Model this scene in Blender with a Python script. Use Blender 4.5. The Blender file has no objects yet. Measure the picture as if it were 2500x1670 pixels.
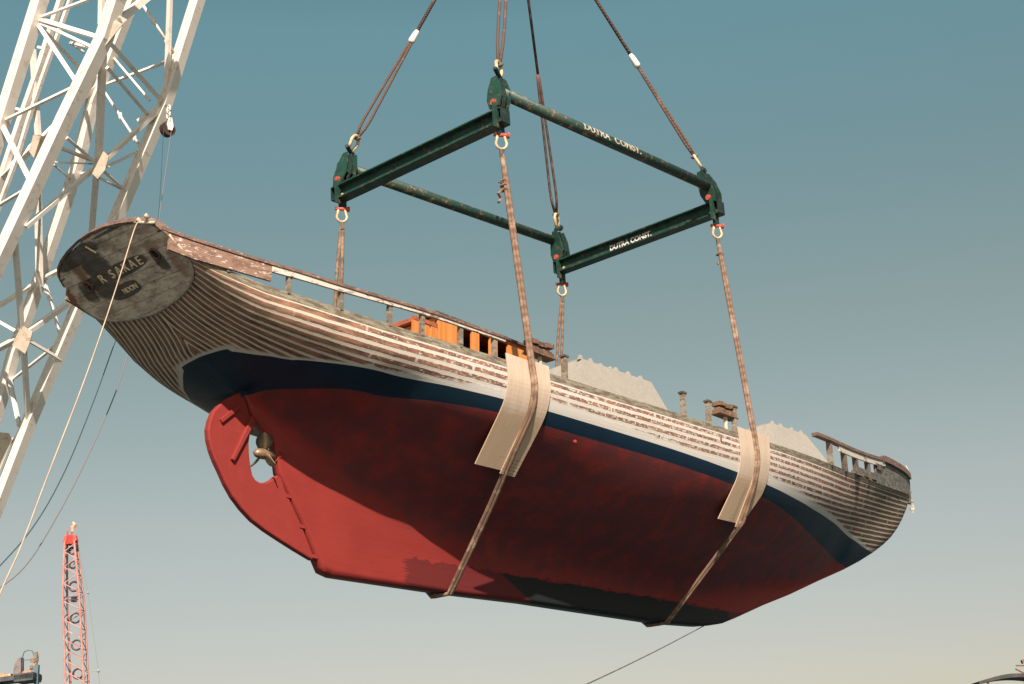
import bpy, bmesh, math, random
from mathutils import Vector, Matrix
random.seed(7)
C = bpy.context.scene.collection
R_ = math.radians
# ------------------------------------------------------------------ camera, sky, sun
cam_d = bpy.data.cameras.new('camera'); cam = bpy.data.objects.new('camera', cam_d); C.objects.link(cam)
cam_d.sensor_width = 36; cam_d.lens = 52.04; cam_d.clip_end = 20000
Rr = [(0.67618797, -0.7342771, -0.06005811), (0.18763945, 0.25047844, -0.94976418), (0.71243334, 0.63094984, 0.30714986)]
cam.matrix_world = Matrix(((Rr[0][0], -Rr[1][0], -Rr[2][0], -24.32), (Rr[0][1], -Rr[1][1], -Rr[2][1], -20.56),
                           (Rr[0][2], -Rr[1][2], -Rr[2][2], 1.7), (0, 0, 0, 1)))
bpy.context.scene.camera = cam
SUN = Vector((-0.5352, -0.5739, 0.6198)).normalized()      # towards the sun
sd = bpy.data.lights.new('sun', 'SUN'); sd.energy = 5.0; sd.angle = R_(0.53); sd.color = (1.0, 0.89, 0.77)
so = bpy.data.objects.new('sun', sd); C.objects.link(so)
so.rotation_euler = SUN.to_track_quat('Z', 'Y').to_euler(); so.location = (-60, -60, 60)
w = bpy.data.worlds.new('World'); bpy.context.scene.world = w; w.use_nodes = True
nt = w.node_tree; nt.nodes.clear()
sky = nt.nodes.new('ShaderNodeTexSky'); sky.sky_type = 'NISHITA'; sky.sun_disc = False
sky.sun_elevation = math.asin(SUN.z); sky.sun_rotation = math.atan2(SUN.x, SUN.y)
sky.air_density = 1.0; sky.dust_density = 0.7; sky.ozone_density = 1.2
tint = nt.nodes.new('ShaderNodeMix'); tint.data_type = 'RGBA'; tint.blend_type = 'MULTIPLY'; tint.inputs[0].default_value = 1
stc = nt.nodes.new('ShaderNodeTexCoord'); sxyz = nt.nodes.new('ShaderNodeSeparateXYZ'); ramp = nt.nodes.new('ShaderNodeValToRGB')
nt.links.new(stc.outputs['Generated'], sxyz.inputs[0]); nt.links.new(sxyz.outputs[2], ramp.inputs[0]); nt.links.new(ramp.outputs[0], tint.inputs[7])
RP = [(0.0, (.80, .70, .66)), (.098, (1.105, .835, .686)), (.196, (1.363, 1.035, .725)), (.31, (1.311, 1.114, .714)), (.41, (1.229, 1.255, .829)), (.5, (1.231, 1.527, 1.029)), (.64, (.75, .95, .65)), (1, (.6, .75, .55))]
while len(ramp.color_ramp.elements) < len(RP): ramp.color_ramp.elements.new(.5)
for e_, (p_, c_) in zip(ramp.color_ramp.elements, RP): e_.position = p_; e_.color = (*c_, 1)
bg = nt.nodes.new('ShaderNodeBackground'); bg.inputs[1].default_value = 0.053
wo = nt.nodes.new('ShaderNodeOutputWorld')
nt.links.new(sky.outputs[0], tint.inputs[6]); nt.links.new(tint.outputs[2], bg.inputs[0]); nt.links.new(bg.outputs[0], wo.inputs[0])
vs = bpy.context.scene.view_settings; vs.view_transform = 'Standard'; vs.look = 'None'; vs.exposure = 0.92; vs.gamma = 1
bpy.context.scene.cycles.max_bounces = 6

# ------------------------------------------------------------------ helpers
def tag(o, label=None, cat=None, group=None, kind=None):
    if label: o['label'] = label
    if cat: o['category'] = cat
    if group: o['group'] = group
    if kind: o['kind'] = kind
    return o
def empty(name, loc=(0, 0, 0), **k):
    o = bpy.data.objects.new(name, None); C.objects.link(o); o.location = loc; o.empty_display_size = .3
    return tag(o, **k)
class MB:
    def __init__(s): s.v = []; s.f = []; s.uv = []
    def add(s, vs_, fs):
        b = len(s.v); s.v += [tuple(v) for v in vs_]; s.f += [[b + i for i in f] for f in fs]; return s
    def prism(s, prof, p0, p1, up=(0, 0, 1), cap=True):
        # prof: 2D (side, up) loop extruded from p0 to p1
        p0 = Vector(p0); p1 = Vector(p1); d = (p1 - p0).normalized(); up = Vector(up)
        sd_ = d.cross(up)
        if sd_.length < 1e-4: sd_ = d.cross(Vector((1, 0, 0)))
        sd_.normalize(); u = sd_.cross(d).normalized(); n = len(prof)
        vs_ = [p + sd_ * a + u * b for p in (p0, p1) for a, b in prof]
        fs = [[i, (i + 1) % n, n + (i + 1) % n, n + i] for i in range(n)]
        if cap: fs += [list(range(n))[::-1], list(range(n, 2 * n))]
        return s.add(vs_, fs)
    def bar(s, p0, p1, w, h=None, up=(0, 0, 1)):
        h = h or w; return s.prism([(-w/2, -h/2), (w/2, -h/2), (w/2, h/2), (-w/2, h/2)], p0, p1, up)
    def hbeam(s, p0, p1, w, h, t, up=(0, 0, 1)):
        a, b = w/2, h/2; q = t/2
        pr = [(-a, -b), (a, -b), (a, -b+t), (q, -b+t), (q, b-t), (a, b-t), (a, b), (-a, b), (-a, b-t), (-q, b-t), (-q, -b+t), (-a, -b+t)]
        return s.prism(pr, p0, p1, up)
    def box(s, c, d):
        x, y, z = c; a, b, e = (k/2 for k in d)
        vs_ = [(x+i*a, y+j*b, z+k*e) for i in (-1, 1) for j in (-1, 1) for k in (-1, 1)]
        return s.add(vs_, [[0,1,3,2],[4,6,7,5],[0,4,5,1],[2,3,7,6],[0,2,6,4],[1,5,7,3]])
    def tube(s, pts, r, n=10, closed=False, cap=True):
        pts = [Vector(p) for p in pts]; m = len(pts); rs = r if isinstance(r, (list, tuple)) else [r]*m
        ref = None; vs_ = []
        for i, p in enumerate(pts):
            if closed: d = pts[(i+1) % m] - pts[i-1]
            else: d = pts[min(i+1, m-1)] - pts[max(i-1, 0)]
            d.normalize()
            if ref is None: ref = d.orthogonal().normalized()
            else: ref = (ref - d*ref.dot(d)).normalized()
            b = d.cross(ref)
            vs_ += [p + (ref*math.cos(2*math.pi*k/n) + b*math.sin(2*math.pi*k/n))*rs[i] for k in range(n)]
        fs = []
        for i in range(m if closed else m-1):
            j = (i+1) % m
            fs += [[i*n+k, i*n+(k+1) % n, j*n+(k+1) % n, j*n+k] for k in range(n)]
        if cap and not closed: fs += [list(range(n))[::-1], [(m-1)*n+k for k in range(n)]]
        return s.add(vs_, fs)
    def plate(s, pts, t):
        # planar polygon thickened by t along its normal
        pts = [Vector(p) for p in pts]; n_ = Vector((0, 0, 0)); m = len(pts)
        for i in range(m):
            a, b = pts[i], pts[(i+1) % m]; n_ += a.cross(b)
        n_.normalize(); n_ *= t/2
        return s.add([p+n_ for p in pts] + [p-n_ for p in pts],
                     [list(range(m)), list(range(m, 2*m))[::-1]] + [[i, m+i, m+(i+1) % m, (i+1) % m] for i in range(m)])
    def ball(s, c, r, n=10, sc=(1, 1, 1)):
        vs_ = []; fs = []; k = n//2
        for i in range(k+1):
            th = math.pi*i/k
            for j in range(n):
                ph = 2*math.pi*j/n
                vs_.append((c[0]+r*sc[0]*math.sin(th)*math.cos(ph), c[1]+r*sc[1]*math.sin(th)*math.sin(ph), c[2]+r*sc[2]*math.cos(th)))
        for i in range(k):
            for j in range(n): fs.append([i*n+j, (i+1)*n+j, (i+1)*n+(j+1) % n, i*n+(j+1) % n])
        return s.add(vs_, fs)
    def build(s, name, m, parent=None, smooth=False, bevel=0, **k):
        me = bpy.data.meshes.new(name); me.from_pydata(s.v, [], s.f); me.validate()
        bm = bmesh.new(); bm.from_mesh(me); bmesh.ops.recalc_face_normals(bm, faces=bm.faces); bm.to_mesh(me); bm.free()
        me.materials.append(m)
        if smooth: me.shade_smooth() if hasattr(me, 'shade_smooth') else None
        o = bpy.data.objects.new(name, me); C.objects.link(o)
        if parent: o.parent = parent
        if bevel:
            b = o.modifiers.new('bevel', 'BEVEL'); b.width = bevel; b.segments = 2; b.limit_method = 'ANGLE'
        return tag(o, **k)
def pchip(xs, ys, x):
    n = len(xs)
    if x <= xs[0]: return ys[0]
    if x >= xs[-1]: return ys[-1]
    import bisect
    i = min(bisect.bisect_right(xs, x)-1, n-2)
    h = [xs[j+1]-xs[j] for j in range(n-1)]; dl = [(ys[j+1]-ys[j])/h[j] for j in range(n-1)]
    def m(j):
        if j == 0: return dl[0]
        if j == n-1: return dl[-1]
        if dl[j-1]*dl[j] <= 0: return 0
        a = 2*h[j]+h[j-1]; b = h[j]+2*h[j-1]
        return (a+b)/(a/dl[j-1]+b/dl[j])
    t = (x-xs[i])/h[i]; m0, m1 = m(i)*h[i], m(i+1)*h[i]
    return (2*t**3-3*t**2+1)*ys[i]+(t**3-2*t**2+t)*m0+(-2*t**3+3*t**2)*ys[i+1]+(t**3-t**2)*m1
def lerp(xs, ys, x):
    if x <= xs[0]: return ys[0]
    for i in range(len(xs)-1):
        if x <= xs[i+1]: return ys[i]+(ys[i+1]-ys[i])*(x-xs[i])/(xs[i+1]-xs[i])
    return ys[-1]

# ------------------------------------------------------------------ materials
class NT:
    def __init__(s, name):
        s.m = bpy.data.materials.new(name); s.m.use_nodes = True; s.t = s.m.node_tree; s.b = s.t.nodes['Principled BSDF']
        s.tc = s.n('ShaderNodeTexCoord')
    def n(s, ty, **k):
        x = s.t.nodes.new(ty)
        for a, b in k.items(): setattr(x, a, b)
        return x
    def l(s, a, b): s.t.links.new(a, b)
    def val(s, sock, v):
        if hasattr(v, 'links') or isinstance(v, bpy.types.NodeSocket): s.l(v, sock)
        else: sock.default_value = v
    def math(s, op, a, b=0.0, c=None, clamp=False):
        x = s.n('ShaderNodeMath', operation=op); x.use_clamp = clamp
        s.val(x.inputs[0], a); s.val(x.inputs[1], b)
        if c is not None: s.val(x.inputs[2], c)
        return x.outputs[0]
    def mix(s, f, a, b, mode='MIX'):
        x = s.n('ShaderNodeMix', data_type='RGBA', blend_type=mode)
        s.val(x.inputs[0], f)
        for i, v in ((6, a), (7, b)):
            if isinstance(v, tuple): x.inputs[i].default_value = (*v[:3], 1)
            else: s.l(v, x.inputs[i])
        return x.outputs[2]
    def step(s, v, lo, hi):
        x = s.n('ShaderNodeMapRange', interpolation_type='SMOOTHSTEP'); s.val(x.inputs[0], v); s.val(x.inputs[1], lo); s.val(x.inputs[2], hi)
        return x.outputs[0]
    def noise(s, vec=None, sc=5, det=4, rough=.6, dist=0):
        x = s.n('ShaderNodeTexNoise'); x.inputs['Scale'].default_value = sc; x.inputs['Detail'].default_value = det
        x.inputs['Roughness'].default_value = rough; x.inputs['Distortion'].default_value = dist
        s.l(vec if vec is not None else s.tc.outputs['Object'], x.inputs['Vector']); return x.outputs[0]
    def attr(s, name):
        return s.n('ShaderNodeAttribute', attribute_name=name).outputs['Fac']
    def comb(s, x, y, z=0.0):
        c = s.n('ShaderNodeCombineXYZ'); s.val(c.inputs[0], x); s.val(c.inputs[1], y); s.val(c.inputs[2], z); return c.outputs[0]
    def scaled(s, v):
        x = s.n('ShaderNodeMapping'); x.inputs['Scale'].default_value = v; s.l(s.tc.outputs['Object'], x.inputs[0]); return x.outputs[0]
    def bump(s, h, st=.3, d=.01):
        x = s.n('ShaderNodeBump'); x.inputs['Strength'].default_value = st; x.inputs['Distance'].default_value = d
        s.l(h, x.inputs['Height']); s.l(x.outputs[0], s.b.inputs['Normal'])
    def out(s, col, rough=.6, metal=0):
        if isinstance(col, tuple): s.b.inputs['Base Color'].default_value = (*col[:3], 1)
        else: s.l(col, s.b.inputs['Base Color'])
        s.val(s.b.inputs['Roughness'], rough); s.val(s.b.inputs['Metallic'], metal); return s.m
def worn(name, c1, c2, c3=None, sc=6, lo=.42, hi=.6, rough=.6, metal=0, stretch=None, bump=.25):
    t = NT(name); v = t.scaled(stretch) if stretch else t.tc.outputs['Object']
    a = t.noise(v, sc, 5, .65); col = t.mix(t.step(a, lo, hi), c1, c2)
    if c3:
        b = t.noise(v, sc*3.1, 4, .7); col = t.mix(t.step(b, .55, .66), col, c3)
    t.bump(t.noise(v, sc*6, 3), bump, .004)
    return t.out(col, rough, metal)
# ------------------------------------------------------------------ setting
t = NT('water_mat'); n1 = t.noise(t.tc.outputs['Object'], .6, 6, .6); t.bump(n1, .6, .2)
m_water = t.out((.02, .045, .05), .08)
m_conc = worn('concrete', (.30, .28, .25), (.22, .21, .19), (.15, .14, .13), 1.2)
me = MB().add([(-6000, -6000, -1.6), (6000, -6000, -1.6), (6000, 6000, -1.6), (-6000, 6000, -1.6)], [[0, 1, 2, 3]]).build('water', m_water, kind='structure')
MB().box((-50, -60, -1.5), (70, 96, 3)).build('ground', m_conc, kind='structure', bevel=.05)

# ------------------------------------------------------------------ boat
ALPHA = math.atan(.072)
boat = empty('sailing_boat', (0, 0, 8.62), label='long wooden sailing boat with red bottom, blue stripe and bare weathered planks, hanging in slings', cat='boat')
boat.rotation_euler = (0, ALPHA, 0)
KU = [-8.55, -8.45, -8.3, -8.05, -7.82, -7.72, -7.66, -7.45, -7.04, -6.71, -6.55, -6.3, -3.43, -1.07, 3.54, 5.07, 5.79, 6.45, 7.7, 8.99, 10.5, 11.85, 12.8, 13.66, 14.3, 14.83, 15.3, 15.66, 15.95, 16.15, 16.27]
KW = [.1, -.05, -.33, -.54, -.68, -.95, -1.25, -1.55, -2.13, -2.66, -2.9, -2.95, -2.85, -2.72, -2.57, -2.45, -2.33, -2.1, -1.63, -1.18, -.6, -.1, .29, .68, 1.01, 1.33, 1.69, 2.03, 2.36, 2.64, 2.95]
# control stations: u, then (v, w) rows P0 sheer, P1, P2, P3, P4 garboard top, P4b, P6 keel width
ST = [
 (-9.6, (1.98, 1.23), (1.96, .95), (1.62, .72), (.9, .62), (.02, .58)),
 (-8.9, (2.17, 1.17), (2.13, .76), (1.70, .45), (.85, .27), (.06, .22)),
 (-8.3, (2.28, 1.13), (2.25, .68), (1.75, .30), (.80, .02), (.13, -.17)),
 (-7.0, (2.49, 1.06), (2.48, .56), (1.72, .00), (.88, -.36), (.24, -.85)),
 (-5.8, (2.66, 1.03), (2.68, .55), (2.27, .00), (1.15, -.62), (.32, -1.25)),
 (-4.6, (2.80, 1.01), (2.83, .55), (2.60, .00), (1.48, -.80), (.38, -1.50)),
 (-2.5, (2.93, 1.02), (2.96, .55), (2.74, .00), (1.70, -.95), (.45, -1.70)),
 (0.7, (3.03, 1.09), (3.05, .60), (2.88, .00), (1.98, -.99), (.50, -1.80)),
 (2.6, (2.99, 1.17), (3.02, .62), (2.82, .00), (1.88, -.96), (.48, -1.78)),
 (4.4, (2.92, 1.27), (2.90, .68), (2.62, .00), (1.55, -.92), (.42, -1.70)),
 (6.0, (2.72, 1.41), (2.62, .75), (2.20, .00), (1.18, -.83), (.34, -1.50)),
 (7.5, (2.47, 1.55), (2.25, .82), (1.68, .00), (.85, -.72), (.25, -1.22)),
 (9.2, (2.10, 1.73), (1.72, .92), (1.05, .00), (.50, -.55), (.17, -.90)),
 (11.4, (1.58, 2.02), (1.05, 1.10), (.42, .15), (.22, -.06), (.11, -.20)),
 (13.0, (1.15, 2.26), (.66, 1.40), (.33, .75), (.18, .50), (.10, .42)),
 (14.3, (.78, 2.47), (.44, 1.75), (.24, 1.30), (.14, 1.12), (.09, 1.05)),
 (15.3, (.46, 2.65), (.27, 2.15), (.16, 1.90), (.10, 1.77), (.075, 1.72)),
 (15.95, (.20, 2.79), (.14, 2.55), (.09, 2.44), (.07, 2.39), (.06, 2.37)),
 (16.2, (.09, 2.86), (.075, 2.80), (.065, 2.76), (.055, 2.73), (.05, 2.72))]
TR = [(-10.98, 1.58, 1.51), (-10.79, 1.53, 1.37), (-10.62, 1.36, 1.25), (-10.47, .75, 1.14), (-10.40, .0, 1.08)]
SU = [s[0] for s in ST]
def ctl(u, i, k):
    return pchip(SU, [s[1+i][k] for s in ST], u)
def keelw(u): return lerp(KU, KW, u)
def kthick(u): return lerp([-8.6, -8.2, -7.5, -6, 0, 4, 8, 12, 16.2], [.05, .09, .11, .15, .20, .19, .12, .09, .05], u)
NU, NL = 40, 16
def spline_section(P, n):
    # centripetal-ish Catmull-Rom through P, resampled
    P = [Vector(p) for p in P]; ext = [P[0]*2-P[1]] + P + [P[-1]*2-P[-2]]
    out = []; d = [(P[i+1]-P[i]).length for i in range(len(P)-1)]; L = sum(d)
    dense = []
    for i in range(len(P)-1):
        p0, p1, p2, p3 = ext[i:i+4]
        t0 = 0; t1 = t0+max((p1-p0).length, 1e-4)**.5; t2 = t1+max((p2-p1).length, 1e-4)**.5; t3 = t2+max((p3-p2).length, 1e-4)**.5
        for k in range(24):
            t = t1+(t2-t1)*k/24
            A1 = p0*((t1-t)/(t1-t0))+p1*((t-t0)/(t1-t0)); A2 = p1*((t2-t)/(t2-t1))+p2*((t-t1)/(t2-t1)); A3 = p2*((t3-t)/(t3-t2))+p3*((t-t2)/(t3-t2))
            B1 = A1*((t2-t)/(t2-t0))+A2*((t-t0)/(t2-t0)); B2 = A2*((t3-t)/(t3-t1))+A3*((t-t1)/(t3-t1))
            dense.append(B1*((t2-t)/(t2-t1))+B2*((t-t1)/(t2-t1)))
    dense.append(P[-1])
    acc = [0]
    for i in range(1, len(dense)): acc.append(acc[-1]+(dense[i]-dense[i-1]).length)
    j = 0
    for k in range(n+1):
        s = acc[-1]*k/n
        while j < len(acc)-2 and acc[j+1] < s: j += 1
        f = (s-acc[j])/max(acc[j+1]-acc[j], 1e-9); out.append(dense[j].lerp(dense[j+1], min(max(f, 0), 1)))
    return out
def station(s):
    """one half section (starboard positive here), list of Vector(u, v, w) from sheer down"""
    if s <= -9.6:
        f = (s+10.4)/.8
        P = [Vector(TR[i]).lerp(Vector((SU[0], *ST[0][1+i])), f) for i in range(5)]
        # tangent-preserving pull so the run stays fair
        upper = spline_section(P, NU)
        return upper, None
    P = [Vector((s, ctl(s, i, 0), ctl(s, i, 1))) for i in range(5)]
    kw = keelw(s)
    if s <= -8.55:
        return spline_section(P, NU), None
    th = kthick(s)
    # below P4 the section runs down the keel side
    if kw < P[4].z - .02:
        g = P[4]; mid = Vector((s, th+(g.y-th)*.25, g.z+(kw-g.z)*.45)); k = Vector((s, min(th, g.y), kw))
    else:
        g = P[4]; g.z = kw+.02; g.y = th+.002; mid = Vector((s, th+.001, kw+.01)); k = Vector((s, th, kw))
    full = spline_section(P + [mid, k], 6*24)
    up = []
    # split at garboard for an even count on both parts
    iz = min(range(len(full)), key=lambda q: (full[q]-g).length)
    def rs(pts, n):
        acc = [0]
        for i in range(1, len(pts)): acc.append(acc[-1]+(pts[i]-pts[i-1]).length)
        out = []; j = 0
        for q in range(n+1):
            d = acc[-1]*q/n
            while j < len(acc)-2 and acc[j+1] < d: j += 1
            f = (d-acc[j])/max(acc[j+1]-acc[j], 1e-9); out.append(pts[j].lerp(pts[j+1], min(max(f, 0), 1)))
        return out
    return rs(full[:iz+1], NU), rs(full[iz:], NL)
us = [-10.4+i*.08 for i in range(10)]+[-9.6+i*.075 for i in range(14)]
us += [-8.549]+[-8.5+i*.05 for i in range(44)]
us += [-6.3+i*.15 for i in range(100)]; us = [x for x in us if x < 8.6] + [8.6+i*.1 for i in range(66)]
us = sorted(set(round(x, 4) for x in us if x < 15.2)) + [15.2+i*.04 for i in range(25)]
us = [x for x in us if x <= 16.2]+[16.2]
pw_u = [-11, -9.5, -8, -4, 0, 6, 10, 14, 16.3]; pw_v = [.118, .140, .152, .152, .146, .142, .134, .128, .12]
BU = [-9.8, -9.6, -9.44, -9.27, -8.95, -8.55, -8, -7, -6, -4.7, -3.5, 0, 4.2, 6.75, 9.72, 11.7, 13.2, 13.8, 16]
BV = [.42, .50, .505, .44, .34, .28, .28, .27, .25, .235, .25, .26, .27, .37, .55, .59, .63, .69, .8]
bw_u = [-11, -8, -7, -6, -5, -3.3, -.3, 1.2, 4, 6.3, 10, 13, 14]; bw_v = [.055, .06, .09, .12, .16, .24, .15, .15, .24, .20, .12, .08, .05]
def boot_h(u): return pchip(BU, BV, u)
verts = []; faces = []; A = {'row': [], 'wl': [], 'boot': [], 'band': [], 'uu': [], 'hh': [], 'vv': []}
grid = []   # per station: index lists starboard and port
HS = []     # starboard sections kept for fitting other things
for s in us:
    up, lo = station(s); pts = up + (lo[1:] if lo else [])
    prev = HS[-1][1] if HS else None
    HS.append((s, pts))
    g = 0; rows = [0]
    for i in range(1, len(pts)): g += (pts[i]-pts[i-1]).length; rows.append(g)
    idx = {}
    for side in (-1, 1):
        L = []
        for i, p in enumerate(pts):
            verts.append((p.x, side*p.y, p.z)); L.append(len(verts)-1)
            A['row'].append(rows[i]/pchip(pw_u, pw_v, p.x)); A['wl'].append(p.z); b = p.z-boot_h(p.x)
            q0, q1 = max(i-1, 0), min(i+1, len(pts)-1); gg = (pts[q1].z-pts[q0].z)/max(rows[q1]-rows[q0], 1e-4)
            gx = 0
            if prev and i < len(prev): dd = prev[i]-p; gx = dd.z/min(dd.x, -.02) if abs(dd.x) > .02 else 0
            gu = gx-(boot_h(p.x+.05)-boot_h(p.x-.05))/.1
            b /= max(.3, math.sqrt(gg*gg+gu*gu)); A['wl'][-1] = p.z/max(.3, abs(gg))
            A['boot'].append(b); A['band'].append(b-pchip(bw_u, bw_v, p.x)); A['uu'].append(p.x); A['hh'].append(p.z); A['vv'].append(p.y)
        idx[side] = L
    grid.append(idx)
for a, b in zip(grid, grid[1:]):
    for side in (-1, 1):
        n = min(len(a[side]), len(b[side]))
        for i in range(n-1): faces.append([a[side][i], a[side][i+1], b[side][i+1], b[side][i]])
        if len(a[side]) < len(b[side]):   # the run meets the stern post here
            k = a[side][-1]
            for i in range(n-1, len(b[side])-1): faces.append([k, b[side][i], b[side][i+1]])
    if len(a[1]) == len(b[1]): faces.append([a[1][-1], a[-1][-1], b[-1][-1], b[1][-1]])
faces.append(grid[-1][1] + grid[-1][-1][::-1])
hull_me = bpy.data.meshes.new('hull'); hull_me.from_pydata(verts, [], faces)
for k, v in A.items():
    at_ = hull_me.attributes.new(k, 'FLOAT', 'POINT'); at_.data.foreach_set('value', v)
bm = bmesh.new(); bm.from_mesh(hull_me); bmesh.ops.remove_doubles(bm, verts=bm.verts, dist=.0008); bmesh.ops.recalc_face_normals(bm, faces=bm.faces); bm.to_mesh(hull_me); bm.free()
hull_me.shade_smooth()
# hull paint
t = NT('hull_paint')
U, ROW, WLD, BOOT, BAND, WL, VV = (t.attr(k) for k in ('uu', 'row', 'wl', 'boot', 'band', 'hh', 'vv'))
wob = t.noise(t.comb(t.math('MULTIPLY', U, 1.3), ROW, 0), 1.6, 3)
rw = t.math('ADD', ROW, t.math('MULTIPLY', t.math('SUBTRACT', wob, .5), .22))
fr = t.math('FRACT', rw); fl = t.math('FLOOR', rw)
sd2 = t.math('ABSOLUTE', t.math('SUBTRACT', fr, .5))               # .5 at a seam
edge = t.noise(t.comb(t.math('MULTIPLY', U, 14), t.math('MULTIPLY', ROW, 2.5), 0), 1, 3, .7)
mids = t.step(U, -11.0, -4.5)                                           # more white midships
bowf = t.step(U, 9.0, 14.0)
seamw = t.math('SUBTRACT', .350, t.math('MULTIPLY', mids, .09)); seamw = t.math('ADD', seamw, t.math('MULTIPLY', t.step(U, 4.5, 12.0), .07))
seam = t.step(t.math('ADD', sd2, t.math('MULTIPLY', t.math('SUBTRACT', edge, .5), .16)), t.math('SUBTRACT', seamw, .035), t.math('ADD', seamw, .035))
seam = t.math('MULTIPLY', seam, t.step(ROW, .98, 1.05))               # sheer plank has no seam
# butt joints
rnd = t.n('ShaderNodeTexWhiteNoise', noise_dimensions='1D'); t.l(fl, rnd.inputs['W'])
bt = t.math('FRACT', t.math('ADD', t.math('MULTIPLY', U, .27), t.math('MULTIPLY', rnd.outputs[0], 7.3)))
butt = t.math('MULTIPLY', t.math('LESS_THAN', bt, .013), t.step(ROW, 1.0, 1.01)); butt = t.math('MULTIPLY', butt, mids)
# bare planks
pv = t.comb(t.math('MULTIPLY', U, 1.1), t.math('MULTIPLY', ROW, .9), rnd.outputs[0])
pn = t.noise(pv, 2.2, 5, .7); pn2 = t.noise(t.comb(t.math('MULTIPLY', U, 5), t.math('MULTIPLY', ROW, 1.3), 3.0), 1.5, 5, .75)
wood = t.mix(t.step(pn, .35, .65), (.075, .042, .030), (.25, .105, .066))
wood = t.mix(t.step(pn2, .50, .72), wood, (.30, .215, .155))
aftw = t.mix(t.step(pn, .35, .65), (.06, .04, .032), (.30, .15, .095))
wood = t.mix(mids, aftw, wood)
rn3 = t.n('ShaderNodeTexWhiteNoise', noise_dimensions='2D'); t.l(t.comb(t.math('FLOOR', t.math('ADD', t.math('MULTIPLY', U, .27), t.math('MULTIPLY', rnd.outputs[0], 7.3))), fl), rn3.inputs['Vector'])
wood = t.mix(t.math('MULTIPLY', rn3.outputs[0], .55), wood, t.mix(.5, wood, (.30, .19, .13)))
wood = t.mix(t.math('MULTIPLY', t.step(pn2, .36, .22), .7), wood, (.035, .022, .017))
wood = t.mix(t.math('MULTIPLY', bowf, .6), wood, (.075, .058, .045))
resid = t.noise(t.comb(t.math('MULTIPLY', U, 9), t.math('MULTIPLY', ROW, 1.7), 9.0), 1.0, 5, .75)
rthr = t.math('SUBTRACT', .68, t.math('MULTIPLY', mids, .165)); rthr = t.math('ADD', rthr, t.math('MULTIPLY', t.step(U, 4.5, 11.0), .13))
wood = t.mix(t.step(resid, rthr, t.math('ADD', rthr, .05)), wood, (.42, .36, .31))
top = t.step(ROW, 1.0, 1.04)                                            # grey sheer plank
gn = t.noise(t.comb(t.math('MULTIPLY', U, 3), t.math('MULTIPLY', ROW, 2), 1.0), 1.2, 5, .7)
grey = t.mix(t.step(gn, .4, .62), (.115, .085, .060), (.23, .205, .155)); grey = t.mix(t.step(gn, .62, .68), grey, (.06, .038, .028))
wood = t.mix(top, grey, wood)
seamc = t.mix(mids, (.52, .43, .335), (.47, .425, .39)); seamc = t.mix(t.math('MULTIPLY', bowf, .6), seamc, (.42, .36, .28))
seamc = t.mix(t.step(pn2, .35, .75), seamc, t.mix(.25, seamc, (.3, .2, .14)))
sides = t.mix(seam, wood, seamc); sides = t.mix(butt, sides, seamc)
# primer band above the blue
bn = t.noise(t.comb(t.math('MULTIPLY', U, 2.4), t.math('MULTIPLY', ROW, .8), 4.0), 1.5, 5, .7)
bd = t.math('ADD', BAND, t.math('MULTIPLY', t.math('SUBTRACT', bn, .5), t.math('ADD', .05, t.math('MULTIPLY', mids, .22))))
bandc = t.mix(mids, (.46, .41, .345), (.48, .44, .405)); bandc = t.mix(t.math('MULTIPLY', bowf, .7), bandc, (.42, .37, .30))
sides = t.mix(t.step(bd, .03, -.03), sides, bandc)
# blue boot stripe and red bottom
bl = t.noise(t.comb(U, WL, 2.0), 2.0, 4); blue = t.mix(bl, (.0045, .013, .025), (.007, .022, .040))
bf = t.step(BOOT, .004, -.004)
col = t.mix(bf, sides, blue)
rn = t.noise(t.comb(U, WL, t.math('MULTIPLY', WL, .3)), 1.1, 5, .65)
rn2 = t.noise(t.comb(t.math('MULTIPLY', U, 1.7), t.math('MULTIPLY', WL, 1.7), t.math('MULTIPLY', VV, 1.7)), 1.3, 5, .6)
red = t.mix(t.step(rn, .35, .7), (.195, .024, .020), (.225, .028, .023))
red = t.mix(t.math('MULTIPLY', t.step(rn2, .22, .60), t.math('MULTIPLY', t.step(t.math('ADD', VV, t.math('MULTIPLY', t.math('SUBTRACT', rn, .5), .5)), .18, .40), .92)), red, (.095, .026, .028))  # uneven maroon coating, darkened to paint in the underside's shade; fin kept bright
kb = t.math('ADD', t.math('ADD', WL, 2.22), t.math('MULTIPLY', U, -.035))
kw_ = t.noise(t.comb(t.math('MULTIPLY', U, 1.4), 0.0, 5.0), 1.5, 4, .6)
keelp = t.math('MULTIPLY', t.step(t.math('ADD', kb, t.math('MULTIPLY', t.math('SUBTRACT', kw_, .5), .22)), .01, -.01), t.math('MULTIPLY', t.step(t.math('ADD', U, t.math('MULTIPLY', WL, 2.2)), -7.08, -6.95), t.step(U, 6.2, 6.1)))
kb2 = t.math('ADD', kb, t.math('ADD', .15, t.math('MULTIPLY', t.noise(t.comb(t.math('MULTIPLY', U, 2), 0.0, 0.0), 2, 3), -.35)))
red = t.mix(t.math('MULTIPLY', t.step(kb2, .01, -.01), t.step(t.math('ADD', U, t.math('MULTIPLY', t.math('SUBTRACT', t.noise(t.comb(0.0, t.math('MULTIPLY', WL, 5), 0.0), 2, 3), .5), 1.6)), -4.65, -4.55)), red, (.11, .017, .017))
red = t.mix(keelp, red, (.016, .016, .017))
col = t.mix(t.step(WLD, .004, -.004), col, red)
hgt = t.math('ADD', t.math('MULTIPLY', t.math('SUBTRACT', 1.0, seam), t.step(BAND, -.1, .1)), t.math('MULTIPLY', rn, .6))
hgt = t.math('ADD', hgt, t.math('MULTIPLY', t.step(sd2, .46, .49), -.30))
t.bump(hgt, .5, .012)
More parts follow.
